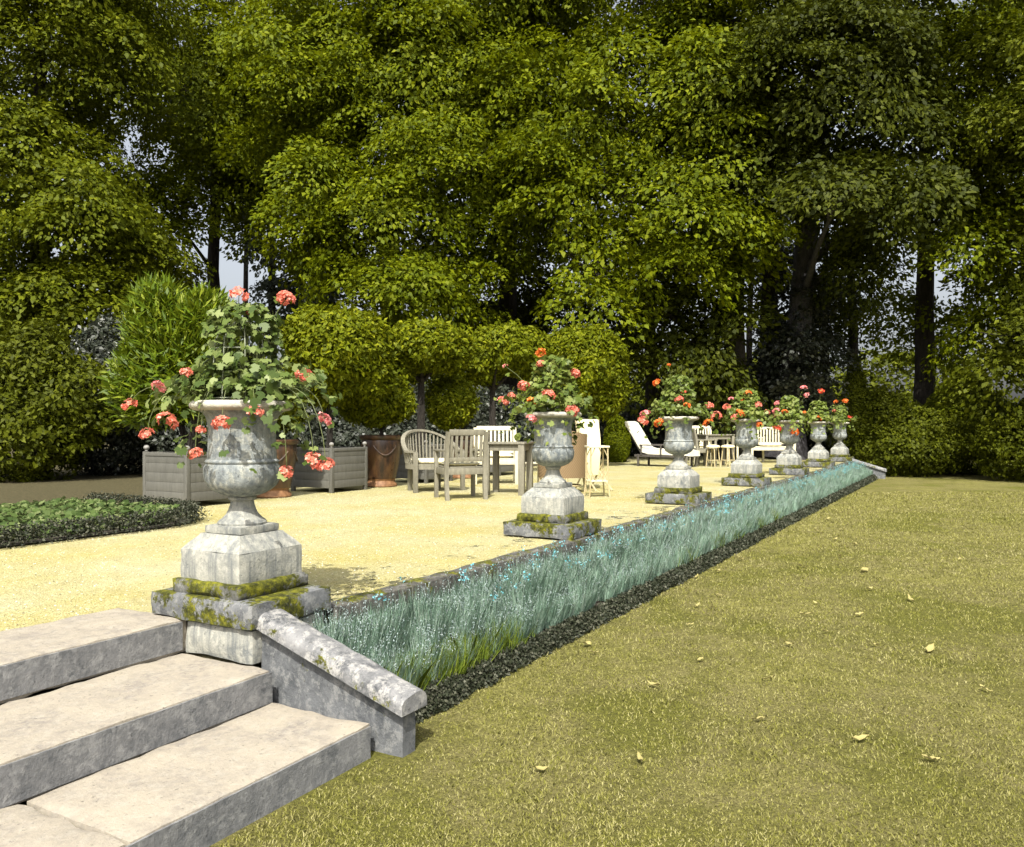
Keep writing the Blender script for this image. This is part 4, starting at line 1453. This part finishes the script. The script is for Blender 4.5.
# ------------------------------------------------------------------ lawn blades and fallen leaves
n_ = 230000
D_ = 2.55 + rng.random(n_) ** 1.7 * 15
L_ = rng.uniform(-.66, .66, n_) * D_
P = np.array([LOOK.x, LOOK.y, 0]) * D_[:, None] + np.array([RIGHT.x, RIGHT.y, 0]) * L_[:, None]
P[:, 2] = LAWN
ok = (P[:, 0] > BED1 + .0 + np.array([.03 * noise.noise(Vector((0, y * 3, 0))) for y in P[:, 1]])) & ~((P[:, 0] < -2.19) & (P[:, 1] < 2.97)) & ~((P[:, 0] < -2.05) & (P[:, 1] < 2.97) & (P[:, 1] > 2.70))
P = P[ok]; D_ = D_[ok]
cl = np.array([noise.noise(Vector((x * 1.7, y * 1.7, 2))) + .6 * noise.noise(Vector((x * 6, y * 6, 5))) for x, y in P[:, :2]])
V, Fq = blades(P, (.009 + .008 * np.clip(cl, -.6, 1) + .0012 * D_) * rng.uniform(.6, 1.3, len(P)), .0016 + .0008 * D_, .75)
tag(link('lawn_grass', np_mesh('lawn_grass', V, Fq, M['grass'])), 'short dry mown grass covering the lawn', 'grass', kind='stuff')

lp = [(712, 608), (697, 606), (697, 577), (718, 572), (807, 615), (859, 615), (825, 632), (873, 645), (654, 686), (770, 679), (593, 653), (586, 645), (720, 596), (802, 567), (836, 540), (840, 557), (855, 545), (856, 538), (818, 532), (842, 530), (864, 571), (838, 513),
      (853, 508), (865, 524), (800, 524), (771, 527), (828, 520), (690, 625), (790, 645), (644, 574), (740, 560), (815, 603), (700, 660), (870, 590), (910, 600), (930, 650), (960, 560), (760, 720), (860, 740), (640, 760), (930, 760), (540, 770), (985, 690)]
lm = []
for k in range(5):                                  # curled pointed leaves
    bm = bmesh.new()
    W = random.uniform(.30, .5); cu = random.uniform(.1, .35)
    rows = []
    for j in range(7):
        t = j / 6
        wd = W * math.sin(math.pi * min(1, t ** .8)) * .5 + .01
        z = cu * (t - .4) ** 2
        rows.append([bm.verts.new((.06 * (t - .5), .06 * sx * wd * random.uniform(.8, 1.15), .004 + .06 * (z + abs(sx) * random.uniform(.02, .14)))) for sx in (-1, 0, 1)])
    for j in range(6):
        for q in (0, 1): bm.faces.new((rows[j][q], rows[j + 1][q], rows[j + 1][q + 1], rows[j][q + 1]))
    me = bpy.data.meshes.new('fallen_leaf'); bm.to_mesh(me); bm.free(); me.materials.append(M['dry_leaf']); me.shade_smooth()
    lm.append(me)
for k, (px, py) in enumerate(lp):
    p = on(px, py, LAWN + .014)
    o = link('fallen_leaf', lm[k % 5])
    o.location = p
    s = random.uniform(1.0, 1.8) * (1 + .25 * (p.length > 7))
    o.scale = (s, s * random.uniform(.6, 1), s)
    o.rotation_euler = (random.uniform(-.3, .3), random.uniform(-.3, .3), random.uniform(0, 6))
    tag(o, 'pale dry leaf fallen on the mown lawn', 'leaf', 'fallen leaves on the lawn')

# ------------------------------------------------------------------ shrubs and trees behind
def shrub(px, D, w, h, label, mat='dark_shrub', name='shrub', leaf=.10, z0=0, group='dark shrubs under the trees', cone=False, cover=1.7, rough=.14):
    b = at(px, HY, D); b.z = z0
    if cone:
        lob = [((0, 0, h * f), (w / 2 * r, w / 2 * r, h * .17)) for f, r in ((.12, .92), (.28, 1.0), (.45, .86), (.62, .64), (.78, .42), (.9, .22))]
    elif name == 'clipped_dome':
        lob = [((0, 0, h * .44), (w / 2, w / 2, h * .56))]
    else:
        lob = [((random.uniform(-.2, .2) * w, random.uniform(-.2, .2) * w, h * f), (w * .5 * r, w * .42 * r, h * .33)) for f, r in ((.3, 1), (.55, .85), (.78, .55))]
    root = empty(name, b, 0, label, 'shrub', group)
    V, Fq = shell_leaves(lob, leaf, cover, rough, .55)
    link('foliage', np_mesh('foliage', V, Fq, M[mat]), root)
    bm = bmesh.new()
    for k in range(5):
        a = k * 1.256
        tube(bm, [(.05 * math.cos(a), .05 * math.sin(a), 0), (w * .2 * math.cos(a), w * .2 * math.sin(a), h * .5), (w * .25 * math.cos(a), w * .25 * math.sin(a), h * (.75 if not cone else .5))], [.03, .02, .008], 6)
    obj('stems', bm, M['bark'], root)
    return root


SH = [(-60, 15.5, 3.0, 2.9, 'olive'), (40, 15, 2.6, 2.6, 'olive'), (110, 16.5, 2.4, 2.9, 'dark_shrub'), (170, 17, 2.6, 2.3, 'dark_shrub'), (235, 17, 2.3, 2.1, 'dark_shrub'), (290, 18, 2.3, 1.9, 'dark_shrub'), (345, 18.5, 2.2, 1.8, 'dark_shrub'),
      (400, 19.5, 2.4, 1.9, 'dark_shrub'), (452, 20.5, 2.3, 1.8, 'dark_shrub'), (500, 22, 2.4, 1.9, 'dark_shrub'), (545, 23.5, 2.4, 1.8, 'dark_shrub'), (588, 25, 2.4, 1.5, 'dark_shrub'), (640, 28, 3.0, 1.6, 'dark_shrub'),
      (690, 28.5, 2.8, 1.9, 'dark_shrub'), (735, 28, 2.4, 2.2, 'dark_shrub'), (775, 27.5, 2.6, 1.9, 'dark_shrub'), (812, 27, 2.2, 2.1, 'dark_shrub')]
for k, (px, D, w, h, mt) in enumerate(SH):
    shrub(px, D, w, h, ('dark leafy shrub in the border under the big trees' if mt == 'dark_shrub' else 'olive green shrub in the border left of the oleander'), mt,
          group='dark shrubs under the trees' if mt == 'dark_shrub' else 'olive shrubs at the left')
shrub(617, 22.3, .72, 1.28, 'small dome shaped clipped shrub right of the cream deckchair', 'chestnut', 'clipped_dome', .045, 0, None, cover=3.2, rough=.02)
shrub(855, 24.3, 1.5, 3.3, 'tall olive yew standing behind the farthest urn', 'olive', 'yew_bush', .075, LAWN, None, True, 2.6, .10)
shrub(905, 24.0, 3.0, 2.3, 'broad olive shrub to the right of the low sloping wall', 'olive', 'shrub', .10, LAWN, None)
shrub(975, 24.0, 3.2, 2.6, 'wide green shrub at the far right behind the lawn', 'lime', 'shrub', .10, LAWN, None)
shrub(1060, 21.0, 3.4, 2.8, 'large shrub beyond the right edge of the lawn', 'olive', 'shrub', .10, LAWN, None)


def tree(px, D, r, lobes, label, leaf, mat, top_y=60, lean=(0, 0), dens=.85, clump=1.0, bark='bark', inner=.4, z0=0, group='large trees behind the terrace', limbs=True):
    b = at(px, HY, D); b.z = z0
    root = empty('broadleaf_tree', b, 0, label, 'tree', group)
    lob = []
    for l in lobes:
        x, y, rx, ry, dl = l[:5]
        c, rr = ellip(x, y, rx, ry, dl, b)
        lob.append((c, (rr[0], min(rr[0], 2.8), rr[2])))
    # turn the lobes so that their shallow axis looks along the view
    V, Fq = lobe_leaves(lob, leaf, dens, clump, inner)
    link('crown', np_mesh('crown', V, Fq, M[mat]), root)
    topz = CAMH + (HY - top_y) / F * D - z0
    bm = bmesh.new()
    pts, rad = [], []
    for k in range(15):
        t = k / 14
        z = topz * t
        p = Vector((lean[0] * t + .10 * noise.noise(Vector((px, z * .35, 0))), lean[1] * t + .10 * noise.noise(Vector((z * .35, px, 3))), z))
        pts.append(p); rad.append(r * (1.0 - .62 * t) * (1 + .55 * math.exp(-z / .45)))
    tube(bm, pts, rad, 14)
    if limbs:
        for j, (c, rr) in enumerate(lob):
            c = Vector(c)
            if c.z < 2: continue
            t = min(.92, max(.22, (c.z - .35 * math.hypot(c.x, c.y)) / topz))
            s0 = pts[int(t * 14)]
            m1 = s0.lerp(c, .5) + Vector((0, 0, .25))
            q = .36 * rad[int(t * 14)]
            tube(bm, [s0, m1, c], [q, q * .6, q * .2], 8)
            for e in range(4):
                d = Vector(rand_dirs(1)[0]) * rr[0] * .8
                d.z = abs(d.z) * .6
                tube(bm, [m1.lerp(c, .5), c + d * .6, c + d], [q * .35, q * .2, .01], 6)
    obj('trunk', bm, M[bark], root, 60)
    return root


tree(735, 24, .36, [(655, 235, 95, 62, 23), (600, 190, 75, 60, 23), (720, 200, 60, 62, 22.5), (592, 275, 52, 45, 22.2), (678, 266, 62, 32, 22), (735, 240, 36, 18, 22), (640, 90, 130, 90, 25), (560, 110, 80, 80, 24), (720, 100, 80, 70, 23), (620, -10, 150, 60, 25.5), (740, 0, 110, 70, 24.5)],
     'spreading chestnut with sweeping lit branches behind the third urn', .145, 'chestnut', 20)
tree(392, 26, .34, [(400, 225, 95, 62, 24), (455, 180, 80, 62, 24), (330, 190, 62, 55, 25), (400, 285, 80, 36, 23.2), (338, 250, 36, 38, 24), (465, 285, 40, 40, 24), (400, 80, 120, 90, 26), (310, 90, 90, 80, 26), (480, 90, 80, 80, 26), (480, 232, 45, 45, 24.5), (360, 0, 120, 70, 26.5), (470, -10, 120, 70, 26.5)],
     'broad lit chestnut filling the middle left behind the clipped trees', .14, 'chestnut', 20)
tree(508, 29, .42, [(520, 180, 50, 60, 31), (540, 255, 50, 45, 32), (545, 310, 60, 32, 30.5), (515, 70, 110, 90, 32), (490, 325, 50, 22, 30)],
     'dark trunked tree between the two lit chestnuts', .16, 'olive', 30)
tree(215, 31, .30, [(162, 215, 50, 50, 28), (148, 268, 42, 40, 27), (215, 180, 62, 45, 29), (255, 168, 40, 22, 29.5), (168, 292, 26, 26, 28.5), (180, 90, 120, 80, 30), (270, 100, 80, 70, 31), (200, 0, 140, 80, 31)],
     'tree at the upper left above the oleander', .145, 'chestnut', 30)
tree(40, 24, .38, [(70, 215, 80, 80, 22), (20, 170, 100, 90, 23), (90, 300, 70, 50, 22), (40, 60, 130, 90, 24), (-20, 290, 90, 70, 22), (120, 245, 40, 50, 22.5), (60, -20, 160, 70, 24.5)],
     'tall full tree at the far left', .14, 'lime', 20)
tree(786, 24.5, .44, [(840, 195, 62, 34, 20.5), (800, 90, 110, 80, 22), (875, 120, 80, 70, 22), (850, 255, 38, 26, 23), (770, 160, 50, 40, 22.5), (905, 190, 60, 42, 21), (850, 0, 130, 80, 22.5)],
     'thick grey trunk at the right with high drooping leaves', .135, 'deep_shade', 20, lean=(1.1, .6), bark='bark_grey')
tree(925, 25, .34, [(955, 225, 52, 55, 23), (960, 100, 110, 90, 24), (915, 315, 36, 36, 26), (990, 315, 58, 50, 23), (1030, 190, 80, 90, 23), (980, 0, 130, 80, 24.5)],
     'leafy tree at the right beyond the low sloping wall', .14, 'chestnut', 20, z0=LAWN)
tree(1050, 21, .34, [(1050, 100, 100, 100, 21), (1060, 250, 70, 70, 21), (1030, 340, 60, 40, 21)], 'tree at the far right edge', .135, 'olive', 20, z0=LAWN)
# thinner trunks farther back
tree(272, 34, .20, [(290, 185, 60, 32, 35), (314, 258, 18, 20, 33), (250, 120, 80, 50, 35), (255, 245, 22, 16, 34), (282, 290, 20, 14, 34)], 'slim dark trunk behind the nearest geranium', .20, 'greyleaf', 100, dens=.8)
tree(318, 33, .17, [(330, 270, 40, 36, 33), (315, 300, 34, 22, 32.5)], 'grey leaved young tree left of the middle chestnut', .16, 'greyleaf', 200)
tree(246, 38, .16, [(240, 140, 60, 60, 38)], 'thin trunk in the bright gap at the left', .2, 'olive', 120, dens=.8)
tree(651, 27.5, .26, [(630, 300, 40, 30, 27.5), (670, 310, 40, 26, 23.2), (662, 345, 42, 24, 23), (708, 345, 40, 30, 23), (728, 318, 26, 34, 23), (715, 385, 28, 20, 23.3)], 'tree with shade-coloured leaves whose trunk shows left of the third urn', .15, 'deep_shade', 210)  # front lobes stand for shaded lower boughs; the shade is in their leaf colour
tree(750, 33, .15, [(760, 200, 40, 40, 34), (780, 240, 30, 40, 33)], 'slender trunk in the bright gap right of the chestnut', .2, 'greyleaf', 150, dens=.8)
tree(770, 26, .40, [(780, 345, 12, 45, 25), (782, 275, 8, 40, 26.5), (765, 390, 26, 30, 25), (803, 365, 20, 42, 24), (815, 300, 16, 40, 24.5)], 'ivy clad dark trunk beside the thick grey trunk', .13, 'dark_shrub', 170)
tree(852, 30, .22, [(860, 200, 50, 50, 31), (838, 300, 26, 40, 30)], 'straight trunk above the far yew', .16, 'deep_shade', 140, dens=.8)
tree(826, 31, .16, [(820, 200, 40, 50, 32), (826, 330, 18, 30, 31)], 'thin trunk left of the far yew', .2, 'dark_shrub', 140, dens=.7)

# the wood far behind, one mass
PP = []
lob = []
for k in range(40):
    px = -150 + k * 34 + random.uniform(-12, 12)
    if random.random() < .12: continue
    D = random.uniform(46, 60)
    y = random.uniform(350, 395)
    c, r = ellip(px, y, 26, random.uniform(26, 45), D, (0, 0, 0))
    lob.append((c, r))
    c2, r2 = ellip(px + 14, 412, 30, 24, D - 4, (0, 0, 0)); lob.append((c2, r2))
V, Fq = lobe_leaves(lob, .34, .8, 1.1, .5)
tag(link('far_wood', np_mesh('far_wood', V, Fq, M['olive'])), 'far wood showing dimly between the trunks', 'wood', kind='stuff')
